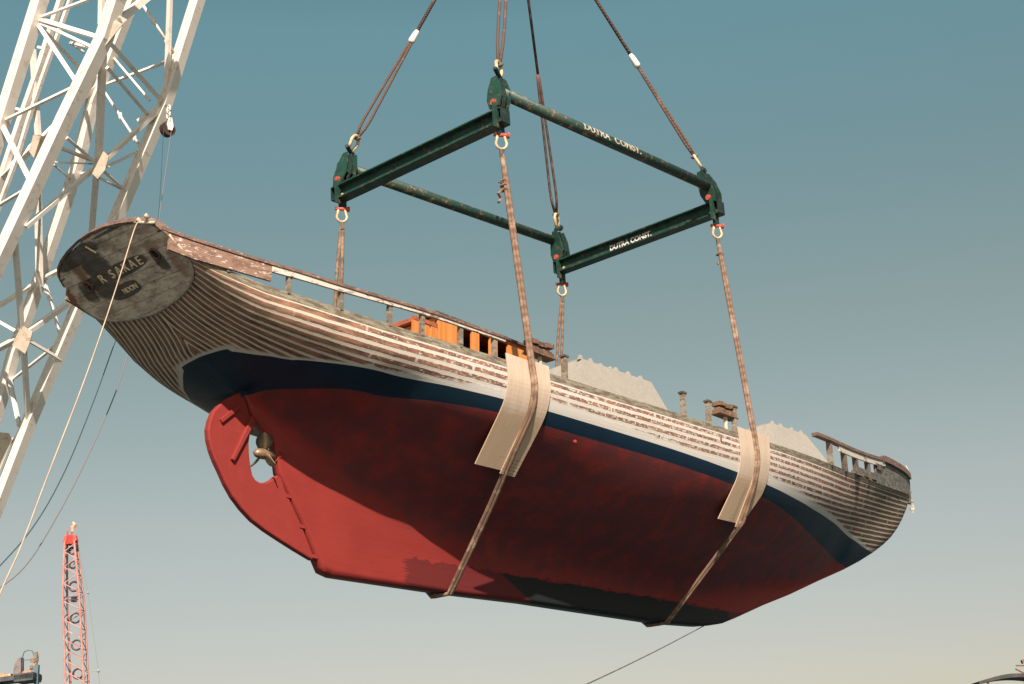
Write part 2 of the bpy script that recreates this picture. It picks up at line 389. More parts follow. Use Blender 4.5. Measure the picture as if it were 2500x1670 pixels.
rough = t.math('SUBTRACT', .75, t.math('MULTIPLY', bf, .25))
t.b.inputs['Specular IOR Level'].default_value = .18
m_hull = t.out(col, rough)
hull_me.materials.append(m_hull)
hull = bpy.data.objects.new('hull', hull_me); C.objects.link(hull); hull.parent = boat
# ------------------------------------------------------------------ boat: deck works
def sheer(u, k=0): return pchip(SU, [s[1][k] for s in ST], u)
def ys(u): return lerp([TR[0][0]]+SU, [TR[0][1]]+[s[1][0] for s in ST], u) if u < SU[0] else sheer(u, 0)
def ws(u): return lerp([TR[0][0], SU[0]], [TR[0][2], ST[0][1][1]], u) if u < SU[0] else sheer(u, 1)
TO = Vector((-10.09, 0, .86)); TE = Vector((-.809, 0, .588)); TN = Vector((-.588, 0, -.809))
def tp(v, h, d=0.0): return TO + TE*h + Vector((0, v, 0)) + TN*d
m_grey = worn('weathered_wood', (.15, .115, .085), (.24, .20, .155), (.07, .045, .035), 3, stretch=(1, 1, 2))
m_cap = worn('rail_wood', (.16, .085, .062), (.09, .05, .04), (.30, .22, .17), 4, stretch=(.5, 3, 3))
m_flaky = worn('flaky_white', (.16, .085, .055), (.46, .40, .345), (.50, .45, .40), 4.5, .38, .46, stretch=(.6, 2, 2.4), bump=.5)
m_flaky2 = worn('flaky_brown', (.14, .07, .048), (.20, .11, .075), (.50, .43, .38), 3.2, .44, .5, stretch=(.6, 2, 2.4), bump=.5)
m_dark = worn('dark_wood', (.055, .04, .032), (.11, .08, .06), (.17, .14, .11), 4)
# transom
t = NT('transom_wood'); TV, TH = t.attr('tv'), t.attr('th')
sv = t.comb(TV, t.math('MULTIPLY', TH, 2.0), 0)
n1 = t.noise(sv, 2.3, 6, .68); n2 = t.noise(sv, 7.5, 5, .7); n3 = t.noise(sv, 1.3, 4, .6)
base = t.mix(t.step(n1, .35, .62), (.32, .235, .18), (.60, .48, .38)); base = t.mix(t.math('MULTIPLY', t.step(n2, .52, .68), .6), base, (.13, .062, .040))
def blob(cx, cy, rx, ry, soft=.45, amp=1.5):
    a = t.math('DIVIDE', t.math('SUBTRACT', TV, cx), rx); b = t.math('DIVIDE', t.math('SUBTRACT', TH, cy), ry)
    r = t.math('SQRT', t.math('ADD', t.math('POWER', t.math('ABSOLUTE', a), 3), t.math('POWER', t.math('ABSOLUTE', b), 3)))
    r = t.math('ADD', r, t.math('MULTIPLY', t.math('SUBTRACT', n1, .5), amp)); return t.step(r, 1+soft, 1-soft)
dk = None
for a in ((.55, 1.93, .55, .12, .3), (.45, 1.62, .34, .30, .3), (1.12, 1.22, .16, .22, .3), (.18, 1.34, .92, .14, .06, .15), (.27, .98, .42, .14, .06, .2), (.62, 1.14, .35, .2, .3), (-.99, 1.18, .13, .2, .3), (-.35, 2.03, .5, .03, .3), (.95, 1.82, .4, .10, .3)):
    b = blob(*a); dk = b if dk is None else t.math('MAXIMUM', dk, b)
base = t.mix(blob(.96, 1.55, .12, .45, .9), base, (.22, .12, .065)); base = t.mix(t.math('MULTIPLY', dk, .82), base, (.020, .018, .017))
rust = t.math('MAXIMUM', blob(-1.02, 1.47, .18, .12, .5), blob(-1.3, 1.0, .12, .25, .5)); base = t.mix(t.math('MULTIPLY', rust, .6), base, (.20, .085, .05))
sm = t.math('FRACT', t.math('ADD', t.math('DIVIDE', t.math('SUBTRACT', TH, t.math('MULTIPLY', TV, .03)), .245), .2)); sl = t.step(t.math('ABSOLUTE', t.math('SUBTRACT', sm, .5)), .478, .492)
base = t.mix(t.math('MULTIPLY', sl, t.step(n3, .3, .5)), base, (.05, .035, .03))
t.bump(t.math('SUBTRACT', n2, sl), .5, .01); m_tr = t.out(base, .8)
HALF = [(0, .38), (.35, .41), (.75, .47), (1.1, .56), (1.33, .67), (1.46, .80), (1.54, .95), (1.58, 1.12), (1.585, 1.3), (1.56, 1.5), (1.49, 1.69), (1.35, 1.82), (1.12, 1.92), (.8, 2.01), (.4, 2.08), (0, 2.10)]
vs_, fs, at_v, at_h = [], [], [], []
rings = 14; full = HALF + [(-a, b) for a, b in HALF[-2:0:-1]]; cx, cy = 0, 1.25
for r in range(rings+1):
    f = r/rings
    for a, b in full:
        v_, h_ = a*f, cy+(b-cy)*f; vs_.append(tp(v_, h_, .03)); at_v.append(v_); at_h.append(h_)
m_ = len(full)
for r in range(rings):
    for i in range(m_): fs.append([r*m_+i, (r+1)*m_+i, (r+1)*m_+(i+1) % m_, r*m_+(i+1) % m_])
base_n = len(vs_)
for a, b in full: vs_.append(tp(a, b, -.06)); at_v.append(a); at_h.append(b)
for i in range(m_): fs.append([rings*m_+i, base_n+i, base_n+(i+1) % m_, rings*m_+(i+1) % m_])
fs.append([base_n+i for i in range(m_)])
me = bpy.data.meshes.new('transom'); me.from_pydata(vs_, [], fs); me.materials.append(m_tr)
for k, v in (('tv', at_v), ('th', at_h)): me.attributes.new(k, 'FLOAT', 'POINT').data.foreach_set('value', v)
transom = bpy.data.objects.new('transom', me); C.objects.link(transom); transom.parent = boat
b = MB(); b.tube([tp(a, h, .02) for a, h in [(-x, y) for x, y in HALF[8:0:-1]] + HALF[:9]], .028, 8)
b.build('transom_moulding', worn('old_cream', (.36, .31, .25), (.26, .21, .16), (.18, .12, .08), 6), transom, smooth=True)
for sx in (-1, 1):
    b = MB(); q = [tp(sx*1.0+math.cos(a)*.085, 1.33+math.sin(a)*.10, .045) for a in [k*math.pi/8 for k in range(16)]]
    b.tube(q, .022, 8, closed=True); b.build('fairlead_ring', worn('rusty_iron', (.11, .05, .03), (.06, .035, .03), None, 9), transom, smooth=True)
    b = MB(); b.add([tp(sx*1.0+math.cos(a)*.075, 1.33+math.sin(a)*.09, .036) for a in [k*math.pi/8 for k in range(16)]], [list(range(16))])
    b.build('fairlead_hole', NT('hole_black').out((.008, .007, .006), .9), transom)
def text_mesh(txt, size, depth=.01, space=1.0, bold=0.0):
    cu = bpy.data.curves.new('txt', 'FONT'); cu.body = txt; cu.size = size; cu.extrude = depth; cu.align_x = 'CENTER'; cu.align_y = 'CENTER'; cu.space_character = space; cu.offset = bold
    o = bpy.data.objects.new('txt', cu); C.objects.link(o); dg = bpy.context.evaluated_depsgraph_get()
    me = bpy.data.meshes.new_from_object(o.evaluated_get(dg)); bpy.data.objects.remove(o); bpy.data.curves.remove(cu); return me
def place_text(name, txt, size, org, ax, ay, m, parent, depth=.01, space=1.0, bend=None, bold=0.0):
    me = text_mesh(txt, size, depth, space, bold); ax = Vector(ax).normalized(); ay = Vector(ay).normalized(); az = ax.cross(ay); org = Vector(org)
    bm = bmesh.new(); bm.from_mesh(me)
    if bend: bmesh.ops.triangulate(bm, faces=bm.faces); bmesh.ops.subdivide_edges(bm, edges=bm.edges, cuts=1)
    for v in bm.verts: v.co = bend(v.co) if bend else org + ax*v.co.x + ay*v.co.y + az*v.co.z
    bm.to_mesh(me); bm.free(); me.materials.clear(); me.materials.append(m)
    o = bpy.data.objects.new(name, me); C.objects.link(o); o.parent = parent; return o
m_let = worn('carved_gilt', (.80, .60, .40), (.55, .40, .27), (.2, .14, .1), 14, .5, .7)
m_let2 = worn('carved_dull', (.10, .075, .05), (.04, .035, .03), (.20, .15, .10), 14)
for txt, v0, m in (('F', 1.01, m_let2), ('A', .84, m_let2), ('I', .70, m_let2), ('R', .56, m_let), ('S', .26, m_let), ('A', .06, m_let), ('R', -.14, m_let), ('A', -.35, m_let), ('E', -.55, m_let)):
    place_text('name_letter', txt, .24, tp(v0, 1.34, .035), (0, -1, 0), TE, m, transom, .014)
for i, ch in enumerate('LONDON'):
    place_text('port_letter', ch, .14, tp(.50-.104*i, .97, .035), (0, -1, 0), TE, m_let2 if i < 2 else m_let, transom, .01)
# small iron strap on the transom head and the taffrail fitting
b = MB(); b.bar(tp(.32, 1.98, .05), tp(.20, 1.80, .05), .03, .02); b.build('strap', m_let, transom)
# deck
b = MB(); q = [-10.9+.5*i for i in range(55)]; q = [x for x in q if x < 16.1]
for x in q:
    y, z = max(ys(x)-.03, .02), ws(x)-.015
    b.v += [(x, s*y, z+.07*(1-s*s)) for s in (-1, -.5, 0, .5, 1)]
for i in range(len(q)-1):
    for k in range(4): b.f.append([i*5+k, (i+1)*5+k, (i+1)*5+k+1, i*5+k+1])
b.build('deck', m_grey, boat)
# after bulwark rail, both sides
CU_ = [-11.55, -10.93, -10.16, -9.24, -8.42, -7.44, -6.43, -5.3, -4.4]; CW = [1.84, 1.77, 1.69, 1.61, 1.56, 1.53, 1.51, 1.46, 1.42]
def strip(name, side, u0, u1, zt, zb, m, out=.0, th=.05, step=.2, cu=None, smooth=False):
    b = MB(); n = max(2, int((u1-u0)/step)); 
    for i in range(n+1):
        u = u0+(u1-u0)*i/n; y = ys(u)+out; a, c = zt(u), zb(u)
        b.v += [(u, side*(y+th/2), a), (u, side*(y+th/2), c), (u, side*(y-th/2), c), (u, side*(y-th/2), a)]
    for i in range(n):
        for k in range(4): b.f.append([i*4+k, (i+1)*4+k, (i+1)*4+(k+1) % 4, i*4+(k+1) % 4])
    b.f += [[0, 1, 2, 3], [n*4+3, n*4+2, n*4+1, n*4]]
    return b.build(name, m, boat)
capw = lambda u: pchip(CU_, CW, u)
_ys = ys
def ys(u):   # sheer plan, blended to the transom's widest point aft
    return _ys(u) if u > -10.9 else lerp([-11.6, -10.98], [1.45, 1.58], u)
for side in (-1, 1):
    strip('cap_rail', side, -11.45, -4.55, lambda u: capw(u)+.018, lambda u: capw(u)-.035, m_cap, 0, .14)
    strip('rail_board', side, -11.3, -9.55, lambda u: capw(u)-.036, lambda u: lerp([-11.3, -10.9, -9.55], [1.48, 1.42, 1.31], u), m_flaky2, .02)
    strip('rail_board', side, -9.549, -4.6, lambda u: capw(u)-.036, lambda u: capw(u)-lerp([-9.6, -7, -4.6], [.15, .10, .08], u), m_flaky, .02)
    for u in (-10.25, -9.2, -8.2, -7.2, -6.5, -5.63, -4.83):
        b = MB(); y = ys(u)-.03; b.bar((u, side*y, ws(u)-.03), (u, side*y, capw(u)-.04), .09, .07, up=(1, 0, 0)); b.build('stanchion', m_grey, boat)
# cap over the transom head
b = MB(); rim = [tp(a, h+.03, -.02) for a, h in [(-x, y) for x, y in HALF[9:]] + [(x, y) for x, y in HALF[-2:8:-1]]]
for p0, p1 in zip(rim, rim[1:]): pass
n = len(rim)
for p in rim: b.v += [p+TN*.07+TE*.03, p+TN*.07-TE*.02, p-TN*.07-TE*.02, p-TN*.07+TE*.03]
for i in range(n-1):
    for k in range(4): b.f.append([i*4+k, (i+1)*4+k, (i+1)*4+(k+1) % 4, i*4+(k+1) % 4])
b.f += [[0, 1, 2, 3], [n*4-1, n*4-2, n*4-3, n*4-4]]
b.build('taffrail', m_cap, boat)
b = MB()
for v in (-1.20, -1.42): b.tube([tp(v, 1.90, .02), tp(v, 1.99, .02)], .035, 8)
b.tube([tp(-1.10, 1.955, .04), tp(-1.5, 1.80, .04)], .03, 8); b.build('rope_fairlead', worn('cream_iron', (.45, .38, .28), (.25, .2, .14), None, 8), boat, smooth=True)
# bow rail and bulwark
BCU = [6.7, 9.23, 11.9, 12.55, 14.2, 15.57, 16.3]; BCW = [2.10, 2.38, 2.80, 2.95, 3.17, 3.33, 3.42]
bcap = lambda u: pchip(BCU, BCW, u)
_y2 = ys
def ys(u):
    return _y2(u) if u < 13 else lerp([13, 14.3, 15.3, 15.95, 16.3], [1.15, .80, .48, .22, .07], u)
m_bow = worn('bow_grey_wood', (.050, .045, .038), (.12, .105, .085), (.20, .175, .135), 3.2, stretch=(1.4, 2, 3), bump=.6)
for side in (-1, 1):
    strip('bow_cap_rail', side, 6.72, 12.3, lambda u: bcap(u)+.03, lambda u: bcap(u)-.05, m_cap, 0, .16)
    strip('bow_cap_rail', side, 12.301, 16.28, lambda u: bcap(u)+.08, lambda u: bcap(u)-.09, m_cap, 0, .18, .1)
    strip('rail_board', side, 8.35, 12.6, lambda u: bcap(u)-.051, lambda u: bcap(u)-.21, m_flaky, .02)
    strip('bow_bulwark', side, 11.6, 16.20, lambda u: bcap(u)-.2 if u < 12.6 else bcap(u)-.09, lambda u: ws(u)-.02, m_bow, -.028, .06, .12)
    strip('bow_bulwark', side, 9.95, 11.599, lambda u: ws(u)+.24, lambda u: ws(u)+.05, m_bow, -.028, .06)
    for u, m in ((7.75, m_grey), (8.85, m_dark), (9.8, m_dark), (10.9, m_dark)):
        b = MB(); y = ys(u)-.03; b.bar((u, side*y, ws(u)-.03), (u, side*y, bcap(u)-.05), .13, .09, up=(1, 0, 0)); b.build('stanchion', m, boat)
b = MB(); b.box((9.75, -ys(9.75)-.02, ws(9.75)+.03), (.5, .08, .09)); b.build('fairlead_block', m_dark, boat)
for u, w in ((12.15, .42), (13.0, .02)):
    pass
b = MB(); b.plate([(11.65, -ys(11.65)-.045, 2.42), (12.15, -ys(12.15)-.045, 2.5), (12.2, -ys(12.2)-.045, 2.68), (11.65, -ys(11.65)-.045, 2.58)], .01); b.build('hawse_hole', m_dark, boat)
# stem head: iron fitting, torn plank ends
b = MB(); b.bar((16.30, 0, 2.60), (16.36, 0, 3.42), .10, .10); b.build('stem_head', m_dark, boat, bevel=.01)
b = MB(); b.tube([(16.4, 0, 3.3), (16.45, -.02, 3.6), (16.38, .02, 3.82)], [.05, .03, .02], 6); b.build('stem_iron', m_flaky, boat)
b = MB(); rr = random.Random(3)
for k in range(9): b.bar((16.34, rr.uniform(-.03, .03), 2.35+.09*k), (16.46+rr.uniform(-.03, .05), rr.uniform(-.04, .04), 2.40+.09*k), .06, .07)
b.build('stem_cladding', m_flaky, boat)
# lone stanchions and fairlead blocks on the starboard and port waterways
for side in (-1, 1):
    for u, h, m in ((-2.83, .50, m_grey), (.93, .55, m_grey), (1.88, .55, m_grey), (2.92, .62, m_grey)):
        y = ys(u)-.14; b = MB(); b.bar((u, side*y, ws(u)-.03), (u, side*y, ws(u)+h), .10, .09, up=(1, 0, 0)); p = b.build('stanchion', m, boat)
        b = MB(); b.box((u, side*y, ws(u)+h+.02), (.16, .13, .04)); b.build('stanchion_cap', m_dark, p)
m_block = worn('block_wood', (.16, .085, .05), (.09, .05, .035), (.26, .17, .11), 5)
for side in (-1, 1):
    for u in (-3.45, 2.66):
        y = ys(u)-.22; z = ws(u)+.50
        b = MB()
        for k in range(6):
            a0, a1 = u-.33+.11*k, u-.33+.11*(k+1); z0 = [0, .01, -.015, -.005, .02, .03, .02][k]; b.box(((a0+a1)/2, side*y, z+.12+z0), (.109, .22, .09))
        b.box((u, side*y, z-.05), (.66, .22, .08)); b.box((u, side*y, z+.015), (.60, .15, .05)); b.box((u, side*y, z-.105), (.72, .26, .03))
        p = b.build('bitt', m_block, boat)
        b = MB(); b.tube([(u+.02, side*y, ws(u)-.03), (u+.02, side*y, z-.12)], .045, 8); b.build('bitt_post', worn('cream_post', (.5, .43, .33), (.36, .29, .2), None, 8), p)
# deckhouse, open orange-brown joinery
m_or = NT('orange_ply'); gv = m_or.scaled((10, 10, .7)); g1 = m_or.noise(gv, 1.3, 4, .6)
m_or.bump(g1, .15, .004); m_or = m_or.out(m_or.mix(m_or.step(g1, .3, .7), (.42, .135, .030), (.55, .21, .055)), .5)
m_or2 = worn('red_brown_trim', (.36, .095, .04), (.26, .07, .035), (.15, .05, .03), 4)
y0, y1 = 1.45, 1.5
def dz(u): return ws(u)+.03
def panel(name, u0, u1, z0, z1, parent, m, side=-1, y=1.5, th=.05):
    b = MB(); v = []
    for yy in (y-th/2, y+th/2): v += [(u0, side*yy, z0(u0)), (u1, side*yy, z0(u1)), (u1, side*yy, z1(u1)), (u0, side*yy, z1(u0))]
    b.add(v, [[0, 1, 2, 3], [7, 6, 5, 4], [0, 4, 5, 1], [1, 5, 6, 2], [2, 6, 7, 3], [3, 7, 4, 0]]); return b.build(name, m, parent)
house = empty('deckhouse'); house.parent = boat
zt = lambda u: lerp([-5.75, -5.12, -5.1, -2.5], [1.86, 1.90, 2.16, 2.16], u)
dzl = dz
for side in (-1, 1):
    zh = lambda u: 2.02; 
    # solid panels between window openings, then sill and head strips
    for u0, u1 in ((-5.76, -5.48), (-5.28, -5.12), (-5.09, -4.52), (-4.16, -3.95), (-3.64, -3.42), (-3.11, -2.45)):
        panel('wall_panel', u0, u1, dzl, (lambda u: 1.85) if u1 < -5.1 else (lambda u: 2.06), house, m_or, side)
    panel('wall_head', -5.09, -2.45, lambda u: 2.061, lambda u: 2.13, house, m_or2, side, 1.51)
    for u0, u1 in ((-4.519, -4.161), (-3.949, -3.641), (-3.419, -3.111)):
        panel('window_sill', u0, u1, dzl, lambda u: 1.64, house, m_or, side, 1.495)
    panel('wall_head', -5.76, -5.12, lambda u: 1.851, lambda u: 1.93, house, m_or2, side, 1.51)
b = MB(); b.box((-2.47, 0, 1.6), (.05, 2.9, 1.0)); b.box((-5.08, 0, 1.6), (.05, 2.9, 1.0)); b.build('end_wall', m_or, house)
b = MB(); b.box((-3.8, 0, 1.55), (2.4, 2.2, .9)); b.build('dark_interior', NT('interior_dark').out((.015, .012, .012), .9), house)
# cambered roof
b = MB(); q = [(-1.56, 2.131), (-1.56, 2.155), (-1.2, 2.19), (-.5, 2.23), (.5, 2.23), (1.2, 2.19), (1.56, 2.155), (1.56, 2.131)]
b.add([(u, y, z) for u in (-5.22, -2.35) for y, z in q], [[i, (i+1) % 8, 8+(i+1) % 8, 8+i] for i in range(8)]+[list(range(8)), list(range(15, 7, -1))]); b.build('roof', m_or2, house)
for s in (-1, 1): MB().bar((-5.25, s*1.58, 2.14), (-2.33, s*1.58, 2.14), .035, .045).build('roof_edge', m_dark, house)
# rudder
RP_ = [(-8.62, .02), (-8.86, -.14), (-9.03, -.30), (-9.15, -.45), (-9.21, -.62), (-9.24, -.8), (-9.21, -.98), (-9.14, -1.16), (-9.05, -1.32), (-8.93, -1.49), (-8.79, -1.7), (-8.62, -1.9), (-8.41, -2.08), (-8.17, -2.24), (-7.87, -2.37), (-7.53, -2.49), (-7.2, -2.6), (-6.78, -2.73), (-6.75, -2.68), (-7.08, -2.13), (-7.49, -1.55), (-7.58, -1.36), (-7.68, -1.31), (-7.80, -1.42), (-7.93, -1.50), (-8.05, -1.53), (-8.16, -1.50), (-8.23, -1.43), (-8.29, -1.25), (-8.33, -1.05), (-8.35, -.85), (-8.33, -.7), (-8.26, -.56), (-8.32, -.44), (-8.46, -.12)]
m_red = worn('red_antifouling', (.215, .026, .022), (.20, .025, .021), (.225, .028, .023), 1.8, .35, .7, rough=.7, bump=.12)
b = MB(); n = len(RP_)
for y in (-.07, .07): b.v += [(u, y, w_) for u, w_ in RP_]
b.f = [list(range(n)), list(range(2*n-1, n-1, -1))]+[[i, (i+1) % n, n+(i+1) % n, n+i] for i in range(n)]
m_red.node_tree.nodes['Principled BSDF'].inputs['Specular IOR Level'].default_value = .2
rud = b.build('rudder', m_red, boat, bevel=.03)
for s in (-1, 1):
    b = MB(); b.plate([(-8.66, s*.09, -.22), (-8.61, s*.09, -.29), (-8.98, s*.09, -.64), (-9.03, s*.09, -.58)], .06); b.build('rudder_strap', m_red, rud, bevel=.01)
    b = MB(); b.plate([(-8.37, s*.10, -.38), (-8.28, s*.10, -.46), (-8.68, s*.09, -1.28), (-8.745, s*.09, -1.25)], .09); b.build('rudder_strap', m_red, rud, bevel=.015)
for u, w_ in ((-7.40, -1.66), (-7.07, -2.16), (-6.76, -2.66)):
    b = MB(); b.box((u, 0, w_), (.13, .17, .06)); b.tube([(u-.02, 0, w_-.05), (u-.02, 0, w_+.05)], .04, 8); b.build('pintle', m_red, rud)
# propeller and shaft boss
m_br = worn('bronze', (.27, .17, .10), (.17, .11, .07), (.12, .08, .05), 8, rough=.45, metal=.4)
prop = empty('propeller', (-7.98, 0, -.97)); prop.parent = boat
b = MB(); b.tube([(.36, 0, .02), (.12, 0, .01), (.0, 0, 0), (-.14, 0, -.01), (-.2, 0, -.01)], [.07, .09, .10, .08, .03], 12); b.build('hub', m_br, prop, smooth=True)
for k in range(3):
    a = R_(95+120*k); b = MB(); rr_ = []
    for i in range(9):
        r = .07+.40*i/8; wd = .17*math.sin(math.pi*min(.97, (i+1.4)/9.4))+.01; tw = R_(58-30*i/8)
        for s, th in ((-1, .0), (0, .013), (1, .0), (0, -.013)):
            x = s*wd*math.sin(R_(90)-tw)*.75+th; tt = s*wd*math.cos(R_(90)-tw)
            rr_.append((x, r*math.cos(a)-tt*math.sin(a), r*math.sin(a)+tt*math.cos(a)))
    b.v = rr_; b.f = [[i*4+j, i*4+(j+1) % 4, (i+1)*4+(j+1) % 4, (i+1)*4+j] for i in range(8) for j in range(4)]+[[0, 1, 2, 3], [35, 34, 33, 32]]
    b.build('blade', m_br, prop, smooth=True)
b = MB(); b.tube([(-7.70, 0, -.95), (-7.55, 0, -.95)], .14, 14)
for k in range(6): a = k*math.pi/3; b.tube([(-7.73, math.cos(a)*.12, -.95+math.sin(a)*.12), (-7.66, math.cos(a)*.12, -.95+math.sin(a)*.12)], .02, 6)
b.build('stern_bearing', m_red, boat)
b = MB(); b.ball((-2.6, -2.80, -.18), .045); b.build('hull_fitting', m_red, boat, smooth=True)
b = MB(); b.ball((2.05, -3.02, .86), .06, sc=(.6, .8, 1.8)); b.build('rusty_fitting', m_block, boat, smooth=True)
# covers standing on deck
m_cov = worn('grey_canvas', (.29, .26, .225), (.26, .23, .20), (.32, .29, .255), 5, .3, .7, bump=.4)
def cover(name, top, bot, label, spikes, seed):
    root = empty(name, label=label, cat='cover', group='grey covers standing on deck'); root.parent = None
    root.matrix_world = boat_mw
    (a0, z0), (a1, z1) = top; (b0, w0), (b1, w1) = bot; b = MB()
    v = []; N = 14
    for f in range(N+1):
        f /= N; zt_ = z0+(z1-z0)*f
        ut, ub = a0+(a1-a0)*f, b0+(b1-b0)*f; wb_ = ws(ub)+.03
        v += [(ub, -1.35, wb_), (ut, -.80, zt_), (ut, -.55, zt_+.03), (ut, .3, zt_-.02), (ub, 1.1, wb_)]
    b.v = v
    for i in range(N):
        for k in range(4): b.f.append([i*5+k, (i+1)*5+k, (i+1)*5+k+1, i*5+k+1])
        b.f.append([i*5+4, (i+1)*5+4, (i+1)*5, i*5])
    b.f += [[0, 1, 2, 3, 4], [N*5+4, N*5+3, N*5+2, N*5+1, N*5]]
    b.build('canvas', m_cov, root)
    rr = random.Random(seed)
    for f in spikes:
        b = MB(); u = a0+(a1-a0)*f; z = z0+(z1-z0)*f+.01; h = rr.uniform(.05, .09)
        b.add([(u-.06, -.80, z-.03), (u+.06, -.80, z-.03), (u+.06, -.70, z-.03), (u-.06, -.70, z-.03), (u-.025, -.77, z+h), (u+.035, -.77, z+h), (u+.03, -.72, z+h), (u-.02, -.72, z+h)], [[0, 1, 5, 4], [1, 2, 6, 5], [2, 3, 7, 6], [3, 0, 4, 7], [4, 5, 6, 7], [3, 2, 1, 0]])
        b.build('tie_knot', m_cov, root)
boat_mw = Matrix.Rotation(ALPHA, 4, 'Y'); boat_mw.translation = (0, 0, 8.62)
cover('deck_cover', ((.10, 2.78), (2.62, 2.86)), ((-.85, 0), (3.30, 0)), 'longer grey canvas cover standing on the middle of the deck, row of knots on top', (.0, .14, .28, .42, .5, .68, .86), 2)
cover('deck_cover', ((7.72, 3.02), (9.35, 3.06)), ((7.05, 0), (10.05, 0)), 'shorter grey canvas cover on the foredeck just behind the bow rail', (.06, .3, .62, .9), 5)
# ------------------------------------------------------------------ lifting gear (plain world coordinates)
G0 = 1.7
m_green = worn('green_paint', (.010, .048, .033), (.007, .032, .024), (.10, .06, .035), 2.6, .4, .62, rough=.5, stretch=(1, 1, 1))
m_tube = worn('green_tube', (.010, .040, .028), (.030, .045, .030), (.19, .105, .06), 2.2, .45, .7, rough=.55)
m_dgreen = worn('dark_green', (.007, .026, .020), (.005, .016, .014), (.05, .03, .02), 3)
m_redpin = worn('red_pin', (.45, .05, .03), (.30, .045, .03), (.55, .2, .12), 12)
m_pale = worn('pale_shackle', (.56, .43, .24), (.42, .30, .17), (.25, .14, .08), 9)
m_white = worn('white_tape', (.72, .68, .62), (.6, .55, .5), None, 8)
def rope_mat(name, c1, c2, c3, freq):
    t = NT(name); w1 = t.n('ShaderNodeTexWave', wave_type='BANDS', bands_direction='DIAGONAL'); w1.inputs['Scale'].default_value = freq; w1.inputs['Distortion'].default_value = 1.5
    t.l(t.tc.outputs['Object'], w1.inputs[0]); n = t.noise(t.tc.outputs['Object'], 3.5, 5, .7)
    col = t.mix(w1.outputs[1], c1, c2); col = t.mix(t.step(n, .5, .68), col, c3); t.bump(w1.outputs[1], .6, .01); return t.out(col, .85)
m_wire = rope_mat('wire_rope', (.055, .030, .024), (.12, .062, .045), (.17, .10, .075), 9)
m_sling = rope_mat('sling_rope', (.12, .066, .042), (.19, .108, .070), (.29, .19, .13), 3.2)
fr = empty('spreader_frame', (0, 0, 15.3), label='dark green steel spreader frame of two tubes and two beams above the boat', cat='spreader frame')
def fb(b, name, m, parent=fr, **k):
    p = parent; off = Vector((0, 0, 0)); q = p
    while q is not None: off += q.location; q = q.parent
    b.v = [tuple(Vector(v)-off) for v in b.v]; return b.build(name, m, parent, **k)
CXL, CXR, CY = -3.87, 3.75, 2.5
for X, za in ((CXL, 13.6), (CXR, 13.67)):
    b = MB(); b.hbeam((X, 2.56, za+G0), (X, -2.64, za+G0), .30, .33, .028); bo = fb(b, 'beam', m_green)
    for y in (2.57, -2.65):
        b = MB(); b.box((X, y, za+G0), (.27, .02, .31)); fb(b, 'end_plate', m_dgreen, bo)
    for y in (1.3, 0, -1.3):
        b = MB(); b.box((X-.075, y, za+G0), (.13, .018, .27)); 
    b = MB()
    for y in (2.5, 2.32, -2.35, -2.55): b.tube([(X-.03, y, za+G0-.05), (X+.03, y, za+G0-.05)], .035, 8)
    fb(b, 'bolts', m_pale, bo)
place_text('lettering', 'DUTRA CONST.', .185, Vector((CXR-.022, .10, 13.66+G0))-fr.location, (0, -1, 0), (0, 0, 1), m_white, fr, .004, 1.0, bold=.006)
b = MB(); b.tube([(CXL+.1, -CY, 14.21+G0), (CXR-.22, -CY, 14.21+G0)], .125, 20); fb(b, 'tube', m_tube, smooth=True)
b = MB(); b.tube([(CXL+.1, CY, 14.36+G0), (CXR+.1, CY, 14.40+G0)], .125, 20); fb(b, 'tube', m_tube, smooth=True)
r_ = .128
def bend(co):
    th = R_(8)+co.y/r_*.85; rad = r_+co.z
    return Vector((-.25+co.x, -CY-math.cos(th)*rad, 14.21+G0+math.sin(th)*rad))-fr.location
m_wl = worn('worn_white', (.50, .43, .36), (.42, .34, .27), (.05, .08, .055), 9, .4, .6)
place_text('lettering', 'DUTRA  CONST.', .26, (0, 0, 0), (1, 0, 0), (0, 0, 1), m_wl, fr, .003, 1.05, bend, bold=.006)
APEX = Vector((0, 0, 22.9+G0))
corners = []
